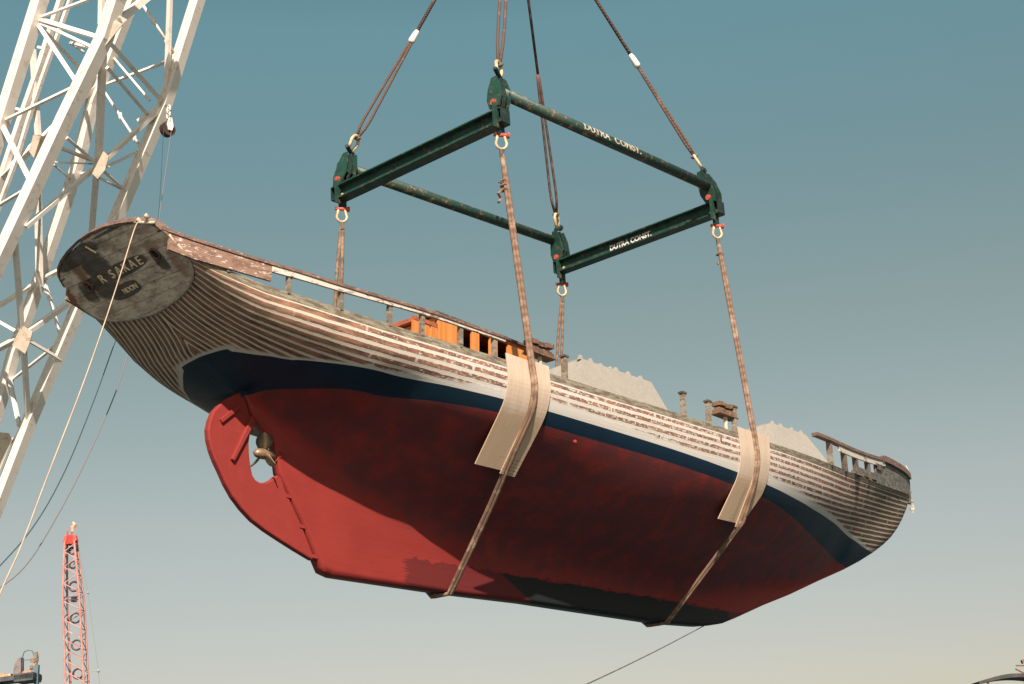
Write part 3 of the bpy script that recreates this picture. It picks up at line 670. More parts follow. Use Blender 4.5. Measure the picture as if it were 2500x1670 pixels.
for cx, cy, tz in ((CXL, -CY, 14.21), (CXR-.05, -CY, 14.21), (CXL+.05, CY-.1, 14.38), (CXR+.05, CY-.05, 14.4)):
    base = Vector((cx, cy, 13.82+G0)); lean = (APEX-base).normalized()*.55+Vector((0, 0, .45)); lean.normalize()
    top = base+lean*.86; side = Vector((0, 1, 0)) if True else None; outw = Vector((math.copysign(1, cx), 0, 0))
    ph = empty('corner_bracket', base-fr.location); ph.parent = fr
    for k, dx in enumerate((-.14, .0, .14)):
        b = MB(); c0 = Vector((dx, 0, 0)); wv = Vector((0, 1, 0))
        pts = [base+c0-wv*.13-lean*.02, base+c0-wv*.20+lean*.22, base+c0-wv*.17+lean*.52, base+c0-wv*.07+lean*.80, base+c0+wv*.07+lean*.80, base+c0+wv*.17+lean*.52, base+c0+wv*.20+lean*.22, base+c0+wv*.13-lean*.02]
        b.plate(pts, .035); fb(b, 'plate', m_green if k != 1 else m_dgreen, ph)
    b = MB(); b.tube([base+lean*.10+Vector((-.20, 0, 0)), base+lean*.10+Vector((.20, 0, 0))], .07, 12); fb(b, 'pin', m_redpin, ph)
    b = MB(); b.bar(base+lean*.38-Vector((.12, 0, 0)), base+lean*.38+Vector((.12, 0, 0)), .30, .22); fb(b, 'socket', m_dgreen, ph)
    # hanger plate down through the beam to the lower shackle
    b = MB(); b.bar((cx, cy, 13.95+G0), (cx, cy, 13.22+G0), .05, .20, up=(1, 0, 0)); fb(b, 'hanger', m_dgreen, ph)
    b = MB(); b.bar((cx-.19, cy-.06, 13.86+G0), (cx-.19, cy-.06, 13.32+G0), .03, .16, up=(1, 0, 0)); fb(b, 'plate', m_green, ph)
    corners.append((Vector((cx, cy, 0)), top, lean))
def shackle(c, up, ax, s, name, label, group, m_bow=m_pale, m_pin=None):
    """U bow around c, opening along -up, pin along ax"""
    up = up.normalized(); ax = (ax-up*ax.dot(up)).normalized(); r = empty(name, c, label=label, cat='shackle', group=group)
    pts = [ax*(.085*s)-up*.12*s, ax*.11*s+up*.02*s]+[ax*math.cos(a)*.135*s+up*(math.sin(a)*.15*s+.10*s) for a in [k*math.pi/8 for k in range(9)]]+[-ax*.11*s+up*.02*s, -ax*.085*s-up*.12*s]
    b = MB(); b.tube(pts, .034*s, 10); b.build('bow', m_bow, r, smooth=True)
    b = MB(); b.tube([ax*.17*s-up*.12*s, -ax*.17*s-up*.12*s], .045*s, 10); b.tube([ax*.15*s-up*.12*s, ax*.21*s-up*.12*s], .075*s, 8); b.build('pin', m_pin or m_dgreen, r)
    return r
CN = ('near left', 'near right', 'far left', 'far right')
where = ('at the stern end of the near green tube', 'at the bow end of the near green tube', 'at the stern end of the far green tube', 'at the bow end of the far green tube')
for i, (c, top, lean) in enumerate(corners):
    sc = top+lean*.16; rd = (APEX-sc).normalized()
    shackle(sc, rd, Vector((1, .4, 0)), 1.1, 'shackle', 'pale yellow upper shackle ' + where[i], 'upper shackles of the spreader frame')
    st = sc+rd*.30; side = rd.cross(Vector((.55, .83, 0))).normalized() if i in (0, 2) else rd.cross(Vector((.7, -.7, 0))).normalized()
    side = rd.cross(Vector((.71, .63, .31))).normalized()
    root = empty('wire_rope', st, label=('doubled brown wire rope rising from the top corner bracket nearest the crane hook', 'brown wire rope with a white taped joint, rightmost of the hoisting ropes', 'brown wire rope with a white taped joint, leftmost of the hoisting ropes', 'thin dark wire rope passing behind the near green tube')[i], cat='wire rope', group='hoisting ropes above the spreader frame')
    L = (APEX-st).length
    if i == 0: segs = [(0, L, .075)]; single = None
    else:
        ls = (None, 2.75, 3.0, 3.6)[i]; segs = [(0, ls, .085 if i != 1 else .035)]; single = ls
    for s in (-1, 1):
        b = MB(); n = 12; q = []
        for k in range(n+1):
            f = k/n; d = segs[0][0]+(segs[0][1]-segs[0][0])*f; sp = (segs[0][2]*(1-.75*f) if single else segs[0][2]*(1-.5*f))*(.25+.75*min(1, f*9))
            q.append(rd*d+side*s*sp)
        b.tube(q, .034, 8); b.build('strand', m_wire, root, smooth=True)
    if single:
        b = MB(); b.tube([rd*single, rd*L], .045 if i != 3 else .036, 8); b.build('strand', m_wire, root, smooth=True)
        if i != 3:
            b = MB(); b.tube([rd*(single-.16), rd*(single-.1), rd*(single+.14), rd*(single+.22)], [.06, .085, .07, .05], 10); b.build('taped_joint', m_white, root, smooth=True)
    b = MB(); e = [rd*(-.02)+side*math.cos(a)*.06+rd*(math.sin(a)*.06) for a in [math.pi+k*math.pi/6 for k in range(7)]]; b.tube(e, .04, 8); b.build('eye', m_wire, root, smooth=True)
# lower shackles
lows = []
for i, (cx, cy) in enumerate(((CXL, -CY), (CXR-.05, -CY), (CXL, CY-.12), (CXR+.05, CY))):
    c = Vector((cx, cy, 13.12+G0)); lows.append(c-Vector((0, 0, .28)))
    shackle(c, Vector((0, 0, -1)), Vector((1, -.6, 0)), .85, 'shackle', 'small shackle with red pin hanging under the green beams, %s corner' % CN[i], 'lower shackles of the spreader frame', m_pale, m_redpin)
# slings round the hull
import bisect
HU = [s for s, _ in HS]
def sect(u):
    """starboard half section at local u as list of (v, w) with v>0"""
    i = bisect.bisect(HU, u); a, b = HS[i-1], HS[i]; f = (u-a[0])/(b[0]-a[0]); n = min(len(a[1]), len(b[1]))
    return [a[1][k].lerp(b[1][k], f) for k in range(n)]
inv = boat_mw.inverted()
def hull2(P):
    P = sorted(set(P)); lo = []
    for p in P:
        while len(lo) >= 2 and (lo[-1][0]-lo[-2][0])*(p[1]-lo[-2][1])-(lo[-1][1]-lo[-2][1])*(p[0]-lo[-2][0]) <= 0: lo.pop()
        lo.append(p)
    return lo
for si, (uw, iN, iF, lab) in enumerate((([(-2.95, -3.45), (-1.4, -3.70), (-.72, -3.86), (0, -3.90), (1.1, -3.97)], 0, 2, 'doubled brown rope sling round the hull just ahead of the deckhouse, nearer the stern'),
                             ([(-2.7, 3.50), (-1.1, 3.47), (0, 3.42), (1.2, 3.40)], 1, 3, 'doubled brown rope sling round the hull near the bow, beside the two deck posts'))):
    sN, sF = inv @ lows[iN], inv @ lows[iF]; ws_ = [a for a, _ in uw]; wu = [c for _, c in uw]
    uw_f = lambda w: lerp(ws_, wu, w)
    P = []
    base_u = uw[2][1]; sc_ = sect(base_u)
    for p in (Vector((0, 2.12-.04, -.76)) if si == 0 else Vector((0, 2.44, -.64)),)+tuple(q for q in sc_): P += [(-(p.y+.07), p.z-.03), (p.y+.07, p.z-.03)]
    P += [(sN.y, sN.z), (sF.y, sF.z)]
    # lower chain runs from one shackle round the keel to the other
    H = hull2([(round(a, 3), round(b_, 3)) for a, b_ in P if True])
    # monotone chain sorted on v gives the lower hull between the widest points; add the upper legs
    pts = [(sN.y, sN.z)] + H + [(sF.y, sF.z)]
    wide_n = min(P, key=lambda q: q[0]); wide_f = max(P, key=lambda q: q[0])
    up_n = [q for q in P if q[0] < sN.y-.01 and q[1] > wide_n[1]]; up_f = [q for q in P if q[0] > sF.y+.01 and q[1] > wide_f[1]]
    pts = [(sN.y, sN.z)] + sorted(up_n, key=lambda q: -q[1]) + H + sorted(up_f, key=lambda q: q[1]) + [(sF.y, sF.z)]
    root = empty('sling', boat_mw @ Vector((base_u, 0, -3)), label=lab, cat='sling', group='slings round the hull')
    off = root.location
    dense = []
    for (a, c), (a2, c2) in zip(pts, pts[1:]):
        n = max(1, int(math.hypot(a2-a, c2-c)/.25))
        for k in range(n): dense.append((a+(a2-a)*k/n, c+(c2-c)*k/n))
    dense.append(pts[-1])
    for s in (-1, 1):
        q = []
        for a, c in dense:
            u = uw_f(c) if c < 1.2 else (lerp([1.2, sN.z if a < 0 else sF.z], [uw_f(1.2), (sN if a < 0 else sF).x], c))
            spread = .055 if a > 0 and c > 1 else .030
            tw = math.sin((a+c)*3.0)*.5 if a < 0 and c > 1.1 else 0
            fr_ = min(1, max(0, (sN.z-c)/1.0)) if c > 1 else 1
            wp = boat_mw @ Vector((u, a, c)) + Vector((.68, -.73, 0))*(s*spread*(.3+.7*fr_)); q.append(wp-off)
        b = MB(); b.tube(q, .040 if si == 0 else .037, 8); b.build('strand', m_sling, root, smooth=True)
    for iC in (iN, iF):
        c = lows[iC]-off; b = MB(); b.tube([c+Vector((0, 0, .06)), c+Vector((0, 0, -.12))], .05, 8); b.build('eye', m_dark, root)
    b = MB(); rr = random.Random(11+si); c = lows[iN]-off+Vector((0, 0, -.55 if si == 0 else -.35)); down = (boat_mw @ Vector((uw_f(1.2), -2.9, 1.2))-lows[iN]).normalized()
    for k in range(3 if si == 0 else 1):
        cc = c+down*(.1*k+ (.1 if si == 0 else 0)); b.tube([cc+Vector((math.cos(a)*.075, math.sin(a)*.075, .02*math.sin(a*2))) for a in [j*math.pi/4 for j in range(8)]], .022, 6, closed=True)
    for k in range(5 if si == 0 else 2):
        d = Vector((rr.uniform(-1, .4), rr.uniform(-.6, .6), rr.uniform(-1, .2))).normalized()*rr.uniform(.1, .22); b.tube([c+down*.2, c+down*.2+d*.6+Vector((0, 0, .04)), c+down*.2+d], .016, 5)
    if si == 0: b.tube([c+down*.3+Vector((-.08, 0, 0)), c+down*.42+Vector((-.20, .03, 0)), c+down*.5+Vector((-.1, .05, 0)), c+down*.62+Vector((-.22, .03, 0))], .03, 6)
    b.build('lashing_knot', m_sling, root)
# plywood packing sheets between sling and planking
tpl = NT('plywood'); gv = tpl.n('ShaderNodeMapping'); 
L_, W_2 = tpl.attr('pl'), tpl.attr('pw')
gn = tpl.noise(tpl.comb(tpl.math('MULTIPLY', L_, .9), tpl.math('MULTIPLY', W_2, 9)), 1.4, 5, .65, 1.0); kn = tpl.noise(tpl.comb(tpl.math('MULTIPLY', L_, 2.0), tpl.math('MULTIPLY', W_2, 4)), 2.6, 4, .6)
stn = tpl.noise(tpl.comb(L_, W_2, 3.0), 1.6, 4, .6)
c = tpl.mix(tpl.step(gn, .3, .7), (.45, .35, .275), (.40, .295, .215)); c = tpl.mix(tpl.math('MULTIPLY', tpl.step(kn, .66, .72), .8), c, (.20, .11, .06))
lowv = tpl.math('ADD', L_, tpl.math('MULTIPLY', tpl.math('SUBTRACT', stn, .5), .5)); c = tpl.mix(tpl.math('MULTIPLY', tpl.step(lowv, 1.12, 1.18), .55), c, (.42, .27, .16))  # sheet turns browner towards its lower end
ls = tpl.math('FRACT', tpl.math('MULTIPLY', L_, 14)); mk = tpl.math('MULTIPLY', tpl.math('MULTIPLY', tpl.step(ls, .75, .85), tpl.step(L_, 1.95, 2.0)), tpl.math('MULTIPLY', tpl.step(stn, .45, .6), .7)); c = tpl.mix(mk, c, (.10, .06, .04))
tpl.bump(gn, .15, .004); m_ply = tpl.out(c, .75)
def ply(ua, ub, glen, off, lab, bdir=(.60, .80), name='plywood_sheet', bulge=.0):
    """ua/ub: functions of girth fraction -> local u of the two long edges"""
    NG, NW = 26, 6; top, vs_, pl, pw_ = .13, [], [], []
    def point(u, g):
        S = sect(u); 
        if g < 0: p = S[0]; q = S[2]; d = (p-q).normalized(); return Vector((u, -(p.y+d.y*-g), p.z+d.z*-g)), Vector((0, -d.z, d.y)) if False else Vector((0, -1, .05)).normalized()
        acc = 0; gb = 0
        for i in range(len(S)-1):
            if S[i+1].z < .08: break
            gb += (S[i+1]-S[i]).length
        if g > gb:
            k = g-gb; dv, dw = bdir; d0 = (S[i+1]-S[i]).normalized(); m = min(1, k/.35)
            y, z = S[i].y, S[i].z; n_ = 8
            for q in range(n_):
                f = min(1, (k*q/n_)/.30); ey, ez = d0.y*(1-f)-dv*f, d0.z*(1-f)-dw*f; e = math.hypot(ey, ez); y += ey/e*k/n_; z += ez/e*k/n_
            return Vector((u, -y, z)), Vector((0, -dw, -dv)).normalized()
        for i in range(len(S)-1):
            l = (S[i+1]-S[i]).length
            if acc+l >= g:
                f = (g-acc)/l; p = S[i].lerp(S[i+1], f); d = (S[i+1]-S[i]).normalized(); n = Vector((0, -(-d.z), d.y)); n = Vector((0, d.z, -abs(d.y)))
                n = Vector((0, -abs(d.z), -abs(d.y) if d.y < 0 else abs(d.y)*.2)).normalized(); return Vector((u, -p.y, p.z)), n
            acc += l
        return Vector((u, -S[-1].y, S[-1].z)), Vector((0, -1, 0))
    for side in (0, 1):
        for i in range(NG+1):
            g = -top+(glen+top)*i/NG; f = max(0, g/glen)
            for j in range(NW+1):
                u = ua(f)+(ub(f)-ua(f))*j/NW; p, n = point(u, g+(.02*j/NW if i == 0 else 0)); e = off+bulge*(math.sin(math.pi*j/NW)-1 if False else 0)
                vs_.append(p+n*(e+(.022 if side == 0 else 0))); pl.append(g+.13); pw_.append(u)
    M = (NG+1)*(NW+1); fs = []
    idx = lambda s, i, j: s*M+i*(NW+1)+j
    for i in range(NG):
        for j in range(NW): fs += [[idx(0, i, j), idx(0, i+1, j), idx(0, i+1, j+1), idx(0, i, j+1)], [idx(1, i, j), idx(1, i, j+1), idx(1, i+1, j+1), idx(1, i+1, j)]]
    for i in range(NG):
        for j in (0, NW): fs.append([idx(0, i, j), idx(1, i, j), idx(1, i+1, j), idx(0, i+1, j)])
    for j in range(NW):
        for i in (0, NG): fs.append([idx(0, i, j), idx(0, i, j+1), idx(1, i, j+1), idx(1, i, j)])
    me = bpy.data.meshes.new(name); me.from_pydata([tuple(v) for v in vs_], [], fs); me.materials.append(m_ply)
    for k, v in (('pl', pl), ('pw', pw_)): me.attributes.new(k, 'FLOAT', 'POINT').data.foreach_set('value', v)
    bm = bmesh.new(); bm.from_mesh(me); bmesh.ops.recalc_face_normals(bm, faces=bm.faces); bm.to_mesh(me); bm.free()
    o = bpy.data.objects.new(name, me); C.objects.link(o); o.matrix_world = boat_mw; return tag(o, lab, 'plywood sheet', 'plywood packing under the slings')
ply(lambda f: -4.57, lambda f: -3.90, 2.12, .012, 'wide bent plywood sheet left of the stern sling, next to the deckhouse')
ply(lambda f: -3.96+.03*f, lambda f: -3.47-.08*f, 2.18, .036, 'bent plywood sheet right of the stern sling, overlapping the wide one')
ply(lambda f: lerp([0, .55, 1], [2.80, 2.76, 2.60], f), lambda f: lerp([0, 1], [3.40, 3.36], f), 2.02, .012, 'narrow bent plywood sheet left of the bow sling, below the two deck posts', (.48, .88))
ply(lambda f: lerp([0, 1], [3.38, 3.34], f), lambda f: lerp([0, .6, 1], [4.06, 3.95, 3.50], f), 2.10, .036, 'bent plywood sheet right of the bow sling, beside the foredeck cover', (.48, .88))
# ------------------------------------------------------------------ crane boom, lines, far things
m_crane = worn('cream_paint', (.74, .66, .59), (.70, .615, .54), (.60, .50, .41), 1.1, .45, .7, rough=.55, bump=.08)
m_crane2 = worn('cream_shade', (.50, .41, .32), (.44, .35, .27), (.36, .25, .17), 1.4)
CH=[
(0.50,[[-3.39, 15.35, 29.18], [-3.46, 16.57, 26.81], [-3.56, 18.49, 23.1], [-3.59, 19.09, 21.92], [-3.64, 20.35, 19.46]]),
(0.52,[[-2.49, 11.81, 27.82], [-2.83, 13.29, 25.58], [-2.86, 13.84, 24.54], [-3.2, 15.3, 22.32], [-3.68, 17.53, 18.84], [-3.85, 18.3, 17.66], [-4.35, 20.52, 14.24]]),
(0.44,[[0.34, 12.31, 29.35], [0.27, 13.56, 26.94], [0.19, 15.14, 23.88], [-0.19, 17.3, 20.33], [-0.45, 18.72, 18.02], [-0.82, 20.78, 14.65], [-1.01, 22.19, 12.18], [-1.19, 23.53, 9.85]]),
(0.42,[[0.34, 15.11, 30.76], [-0.03, 16.74, 28.26], [-0.14, 17.51, 26.94], [-0.29, 18.57, 25.12], [-0.24, 19.21, 23.7], [-0.26, 19.91, 22.3], [-0.33, 20.77, 20.7], [-0.42, 21.93, 18.53], [-0.5, 22.6, 17.32], [-0.48, 23.11, 16.24], [-0.57, 24.54, 13.5]]),
(0.24,[[-1.86, 16.49, 30.44], [-2.0, 17.85, 27.97], [-2.04, 18.33, 27.06], [-2.06, 18.84, 26.07], [-2.16, 19.84, 24.25], [-2.22, 20.6, 22.82], [-2.34, 21.97, 20.28]]),
(0.16,[[-1.72, 16.08, 30.3], [-1.89, 17.47, 27.84], [-1.95, 18.05, 26.78], [-2.03, 18.77, 25.48], [-2.08, 19.49, 24.14], [-2.1, 20.09, 22.95], [-2.18, 20.69, 21.89], [-2.29, 21.76, 19.94]]),
]
BR=[
([0.19, 15.14, 23.88],[-1.53, 15.98, 21.59],0.15),
([-1.67, 16.21, 21.43],[-3.39, 16.96, 19.33],0.15),
([-3.06, 15.4, 21.78],[-1.62, 16.07, 21.6],0.09),
([-1.46, 15.99, 21.41],[-0.05, 16.69, 21.26],0.09),
([-2.73, 13.76, 24.39],[0.15, 15.17, 23.92],0.13),
([-2.64, 14.0, 23.69],[-0.03, 15.59, 23.47],0.10),
([-0.1, 17.69, 26.49],[-0.16, 15.47, 24.02],0.08),
([-1.05, 14.56, 26.65],[0.14, 14.5, 25.32],0.08),
([-0.07, 18.18, 25.4],[-0.09, 16.06, 22.66],0.08),
([-0.07, 18.06, 25.67],[0.2, 14.46, 25.26],0.09),
([-1.5, 16.03, 21.43],[-0.08, 19.42, 22.89],0.09),
([-1.47, 15.98, 21.45],[-0.11, 16.16, 22.49],0.09),
([-1.47, 16.11, 21.18],[-0.25, 16.84, 21.43],0.08),
([-3.16, 15.64, 21.52],[-1.72, 16.14, 21.7],0.10),
([-3.17, 15.84, 21.11],[-1.7, 16.17, 21.61],0.05),
([-3.17, 15.88, 21.03],[-0.33, 19.76, 22.77],0.06),
([-3.36, 16.74, 26.23],[-2.99, 13.97, 24.55],0.14),
([-3.35, 16.77, 26.14],[-3.06, 14.17, 24.29],0.09),
([-1.15, 18.61, 27.03],[-3.08, 14.21, 24.27],0.10),
([-3.37, 16.81, 26.11],[-3.14, 14.76, 23.28],0.12),
([-3.14, 16.69, 25.83],[-0.73, 18.56, 26.15],0.11),
([-3.37, 16.73, 26.28],[-3.25, 13.7, 25.71],0.09),
([-3.22, 14.9, 23.18],[-3.54, 18.38, 23.29],0.10),
([-3.56, 18.42, 23.25],[-3.51, 16.5, 20.55],0.14),
([-3.59, 16.67, 20.4],[-3.25, 19.31, 20.71],0.10),
([-2.68, 13.42, 24.97],[-0.92, 14.22, 27.05],0.25),
([-0.29, 18.3, 25.69],[-1.66, 19.6, 23.58],0.16),
([-1.66, 19.6, 23.58],[-2.26, 20.76, 22.57],0.21),
([-2.26, 20.76, 22.57],[-2.79, 21.8, 21.69],0.21),
([-1.63, 22.03, 18.51],[-0.32, 21.26, 19.66],0.15),
([-0.32, 21.26, 19.66],[-0.97, 18.75, 19.16],0.15),
([-1.37, 22.38, 17.21],[-2.15, 19.05, 16.73],0.18),
([-2.15, 19.04, 16.75],[-0.5, 18.65, 18.29],0.18),
([-1.69, 22.17, 18.35],[-2.22, 19.1, 16.79],0.10),
([-2.14, 19.06, 16.68],[-0.51, 19.57, 16.4],0.10),
([-0.27, 21.24, 19.58],[-1.11, 19.36, 18.24],0.12),
([-0.02, 21.23, 19.02],[-0.64, 19.4, 17.05],0.09),
([-0.7, 19.57, 16.85],[-0.37, 22.83, 16.55],0.09),
([-0.45, 22.87, 16.66],[-1.01, 21.07, 14.49],0.12),
([-0.74, 23.23, 13.98],[-0.8, 20.87, 14.41],0.11),
([-2.02, 15.41, 27.15],[-1.84, 15.68, 26.18],0.17),
([-0.59, 13.8, 27.15],[0.2, 15.08, 23.99],0.15),
([-2.84, 13.92, 24.31],[-1.6, 16.0, 21.72],0.21),
([-1.57, 16.14, 21.36],[0.56, 19.8, 20.62],0.20),
([-2.32, 18.93, 26.5],[-1.68, 19.5, 23.83],0.17),
([-1.41, 19.87, 22.44],[-0.72, 20.7, 19.14],0.19),
([-3.61, 17.23, 19.28],[-2.19, 19.05, 16.82],0.16),
([-2.11, 19.09, 16.55],[-0.84, 20.83, 14.6],0.17),
([-2.23, 18.8, 26.54],[-2.12, 18.69, 26.51],0.09),
([-2.43, 19.92, 24.71],[-2.16, 19.66, 24.62],0.09),
([-1.16, 18.61, 27.04],[-0.79, 18.36, 26.71],0.08),
([-3.3, 16.34, 20.39],[-0.39, 21.45, 19.44],0.08),
([0.19, 15.14, 23.88],[-0.25, 15.89, 23.36],0.21),
]
GS=[
[[-1.67, 15.76, 21.99], [-1.46, 15.65, 21.74], [-1.46, 15.83, 21.35], [-1.56, 16.07, 21.11], [-1.72, 16.15, 21.28], [-1.73, 15.99, 21.65]],
[[-2.29, 18.89, 16.99], [-2.03, 18.7, 16.79], [-2.03, 18.85, 16.46], [-2.06, 19.03, 16.16], [-2.38, 19.26, 16.44], [-2.34, 19.02, 16.84]],
[[0.08, 15.01, 24.02], [0.17, 14.92, 23.99], [0.14, 15.22, 23.45], [-0.09, 15.57, 23.26], [-0.06, 15.45, 23.46]],
[[-1.84, 19.51, 23.78], [-1.52, 19.19, 23.72], [-1.44, 19.38, 23.13], [-1.63, 19.66, 23.0], [-1.83, 19.74, 23.29]],
[[-1.48, 21.5, 14.31], [-1.25, 21.27, 14.26], [-1.14, 21.25, 14.04], [-1.22, 21.77, 13.14], [-1.39, 21.96, 13.16]],
[[-2.94, 13.58, 24.84], [-2.77, 13.35, 24.94], [-2.63, 13.24, 24.81], [-2.8, 13.65, 24.37], [-2.85, 13.78, 24.24], [-2.94, 13.78, 24.44]],
]
BD=[[-0.91, 14.42, 26.3], [-0.52, 14.28, 25.67], [-0.92, 15.89, 23.31], [-0.65, 15.79, 22.87], [-1.45, 17.45, 21.3], [-1.13, 17.4, 20.68], [-1.09, 18.94, 17.41]]
LUG=[[-2.9, 15.84, 20.51], [-2.92, 16.3, 19.6], [-3.66, 17.4, 25.58], [-3.36, 15.46, 22.35], [-3.56, 16.35, 20.98], [-3.75, 17.25, 19.58], [0.63, 19.53, 21.01]]
BLK=[[-0.23, 14.31, 23.3], [-0.15, 14.45, 22.85], [-0.19, 14.57, 22.67], [-0.05, 14.42, 22.66]]
LN_A=[[-0.63, 14.0, 22.27], [-6.1, 6.23, 15.1], [-8.02, 4.03, 12.67], [-9.44, 2.56, 10.86], [-10.57, 1.5, 9.14], [-11.73, 0.43, 7.52], [-12.69, -0.3, 6.36], [-13.76, -0.99, 5.39]]
LN_B=[[-0.47, 13.82, 22.26], [-5.03, 7.76, 15.99], [-6.52, 5.92, 13.47], [-8.16, 4.06, 11.33], [-9.26, 2.86, 9.84], [-10.46, 1.84, 8.2], [-11.68, 0.72, 6.82], [-12.92, -0.51, 5.71], [-13.75, -0.87, 5.13]]
RC=[[21.31, 54.66, 18.1], [21.79, 53.46, 9.67]]
RCD={'tip': [21.24, 54.64, 18.28]}

boom = empty('lattice_boom', (-8, 30, 0), label='tall cream painted lattice crane boom leaning behind the stern', cat='crane')
bl_ = Vector((-8, 30, 0))
ends = []; FU = Vector((-.97, -.33, .30))
for k, (w_, pts) in enumerate(CH):
    pts = [Vector(p) for p in pts]
    d = (pts[-1]-pts[-2]); 
    if k < 4: pts.append(pts[-1]+d*((pts[-1].z-.3)/max(-d.z, .1)))
    b = MB()
    for p0, p1 in zip(pts, pts[1:]):
        e = (p1-p0).normalized()*.04
        h = w_*.86/2; g = w_*.13; q = .035 if w_ > .3 else .012
        b.prism([(-h, -h*.8), (h, -h*.8), (h, h*.8), (g, h*.8), (g*.7, h*.8-q), (-g*.7, h*.8-q), (-g, h*.8), (-h, h*.8)], p0-bl_-e, p1-bl_+e, up=FU)
    o = b.build('chord', m_crane, boom)
    ends.append(pts[-1])
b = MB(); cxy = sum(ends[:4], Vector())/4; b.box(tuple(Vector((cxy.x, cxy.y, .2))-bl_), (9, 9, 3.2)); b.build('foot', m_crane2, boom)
for k, (p0, p1, w_) in enumerate(BR):
    b = MB(); p0, p1 = Vector(p0)-bl_, Vector(p1)-bl_
    if w_ < .09: b.tube([p0, p1], w_*.55, 8); b.build('brace', m_crane, boom, smooth=True)
    else: b.prism([(-w_/2, -w_*.4), (w_/2, -w_*.4), (w_/2, w_*.4), (-w_/2, w_*.4)], p0, p1, up=FU); b.build('brace', m_crane, boom)
for pts in GS:
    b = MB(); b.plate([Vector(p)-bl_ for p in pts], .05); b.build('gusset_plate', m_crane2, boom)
for ri, ft in ((7, .3), (7, .7), (8, .45), (8, .85), (35, .5)):
    b = MB(); q = Vector(BR[ri][0]).lerp(Vector(BR[ri][1]), ft)-bl_; b.ball(q, .085, sc=(.8, .8, 1.7)); b.build('turnbuckle', m_crane, boom, smooth=True)
for p in ():
    b = MB(); q = Vector(p)-bl_; b.tube([q+Vector((-.1, .1, .05)), q+Vector((-.02, .14, .0))], .11, 12); b.build('lug', m_crane, boom)
blk = empty('snatch_block', BLK[0], label='small dark sheave block hanging by a short chain from the crane boom', cat='pulley block')
o_ = Vector(BLK[0])
b = MB(); q0, q1 = Vector((0, 0, 0)), Vector(BLK[1])-o_
for k in range(5):
    c_ = q0.lerp(q1, (k+.3)/5.5); b.tube([c_+Vector((math.cos(a)*.07*(k % 2), math.cos(a)*.07*(1-k % 2), math.sin(a)*.1)) for a in [j*math.pi/4 for j in range(8)]], .025, 6, closed=True)
b.build('chain', m_white, blk)
mid = (Vector(BLK[2])+Vector(BLK[3]))/2-o_
b = MB(); b.plate([mid+Vector((-.05, -.1, .36)), mid+Vector((.05, -.1, .36)), mid+Vector((.11, -.1, .08)), mid+Vector((.06, -.1, -.08)), mid+Vector((-.06, -.1, -.08)), mid+Vector((-.11, -.1, .08))], .05); b.build('cheek', m_crane, blk)
b = MB(); b.tube([mid+Vector((0, -.06, 0)), mid+Vector((0, .14, 0))], .235, 18); b.build('sheave', worn('sheave_black', (.03, .015, .015), (.07, .03, .025), None, 5), blk)
def line(name, pts, r, m, label, cat='rope', group=None, n=8):
    P = [Vector(p) for p in pts]; q = []
    ext = [P[0]*2-P[1]]+P+[P[-1]*2-P[-2]]
    for i in range(len(P)-1):
        a, b_, c_, d_ = ext[i:i+4]
        for k in range(n):
            t = k/n; q.append(.5*((2*b_)+(-a+c_)*t+(2*a-5*b_+4*c_-d_)*t*t+(-a+3*b_-3*c_+d_)*t**3))
    q.append(P[-1]); b = MB(); o0 = q[0].copy(); b.tube([x-o0 for x in q], r, 6); o = b.build(name, m, smooth=True); o.location = o0; return tag(o, label, cat, group)
m_dl = NT('dark_line').out((.02, .05, .06), .7); m_ml = NT('brown_line').out((.16, .14, .14), .8); m_pl = worn('pale_line', (.50, .36, .25), (.40, .28, .2), None, 3)
line('cable', LN_A, .009, m_dl, 'dark thin cable from the sheave block, left of the pair, sagging below the stern', 'cable')
line('cable', LN_B, .010, m_ml, 'thin brown line from the sheave block, right of the pair, lowest on the left', 'cable')
line('tag_rope', [(-11.46, -1.16, 11.42), (-11.60, -1.24, 11.28), (-11.86, -1.26, 10.42), (-12.15, -1.28, 9.5), (-12.75, -1.66, 8.25), (-13.65, -2.33, 6.66), (-14.59, -3.36, 5.42), (-15.49, -4.38, 4.4), (-17.2, -6.4, 2.2)], .010, m_pl, 'pale tag rope hanging from the transom rail down across the carved name')
kp = boat_mw @ Vector((5.35, 0, -2.40)); kd = Vector((-5.56, -4.66, 3.67))-kp
line('tag_rope', [kp, kp+kd*.5-Vector((0, 0, .06)), kp+kd*1.0-Vector((0, 0, .06)), kp+kd*1.7], .013, worn('grey_line', (.10, .09, .08), (.15, .13, .11), None, 3), 'grey tag line running down left from the bow end of the keel')
# far red lattice boom
m_rl = worn('red_washed_out', (.52, .21, .18), (.54, .30, .26), (.50, .34, .30), 1.5, .4, .7)  # wash-out of the far boom by glare, put into its paint colour
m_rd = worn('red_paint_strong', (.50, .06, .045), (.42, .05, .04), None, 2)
rc0 = Vector((22.6, 56.4, -1.5)); rc = empty('red_crane_boom', rc0, label='far red lattice crane boom with dark rings down its middle', cat='crane')
tipc = Vector((21.25, 54.55, 18.46)); ax1 = Vector((.676, -.734, 0)).normalized(); ax2 = Vector((.73, .68, 0)).normalized()
botc = Vector((23.25, 56.5, 9.4)); dirb = (botc-tipc).normalized()
def rpt(s, a, c, wd): # s metres below the tip
    p = tipc+dirb*s; return p+ax1*(a*wd/2)+ax2*(c*wd/2)-rc0
wdt = lambda s: lerp([0, 3.2, 20], [.42*1.3, .95, 1.25], s)
for a in (-1, 1):
    for c_ in (-1, 1):
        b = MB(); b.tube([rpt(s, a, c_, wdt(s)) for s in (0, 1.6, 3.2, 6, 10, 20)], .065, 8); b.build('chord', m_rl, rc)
b = MB(); k = 0; s = .2
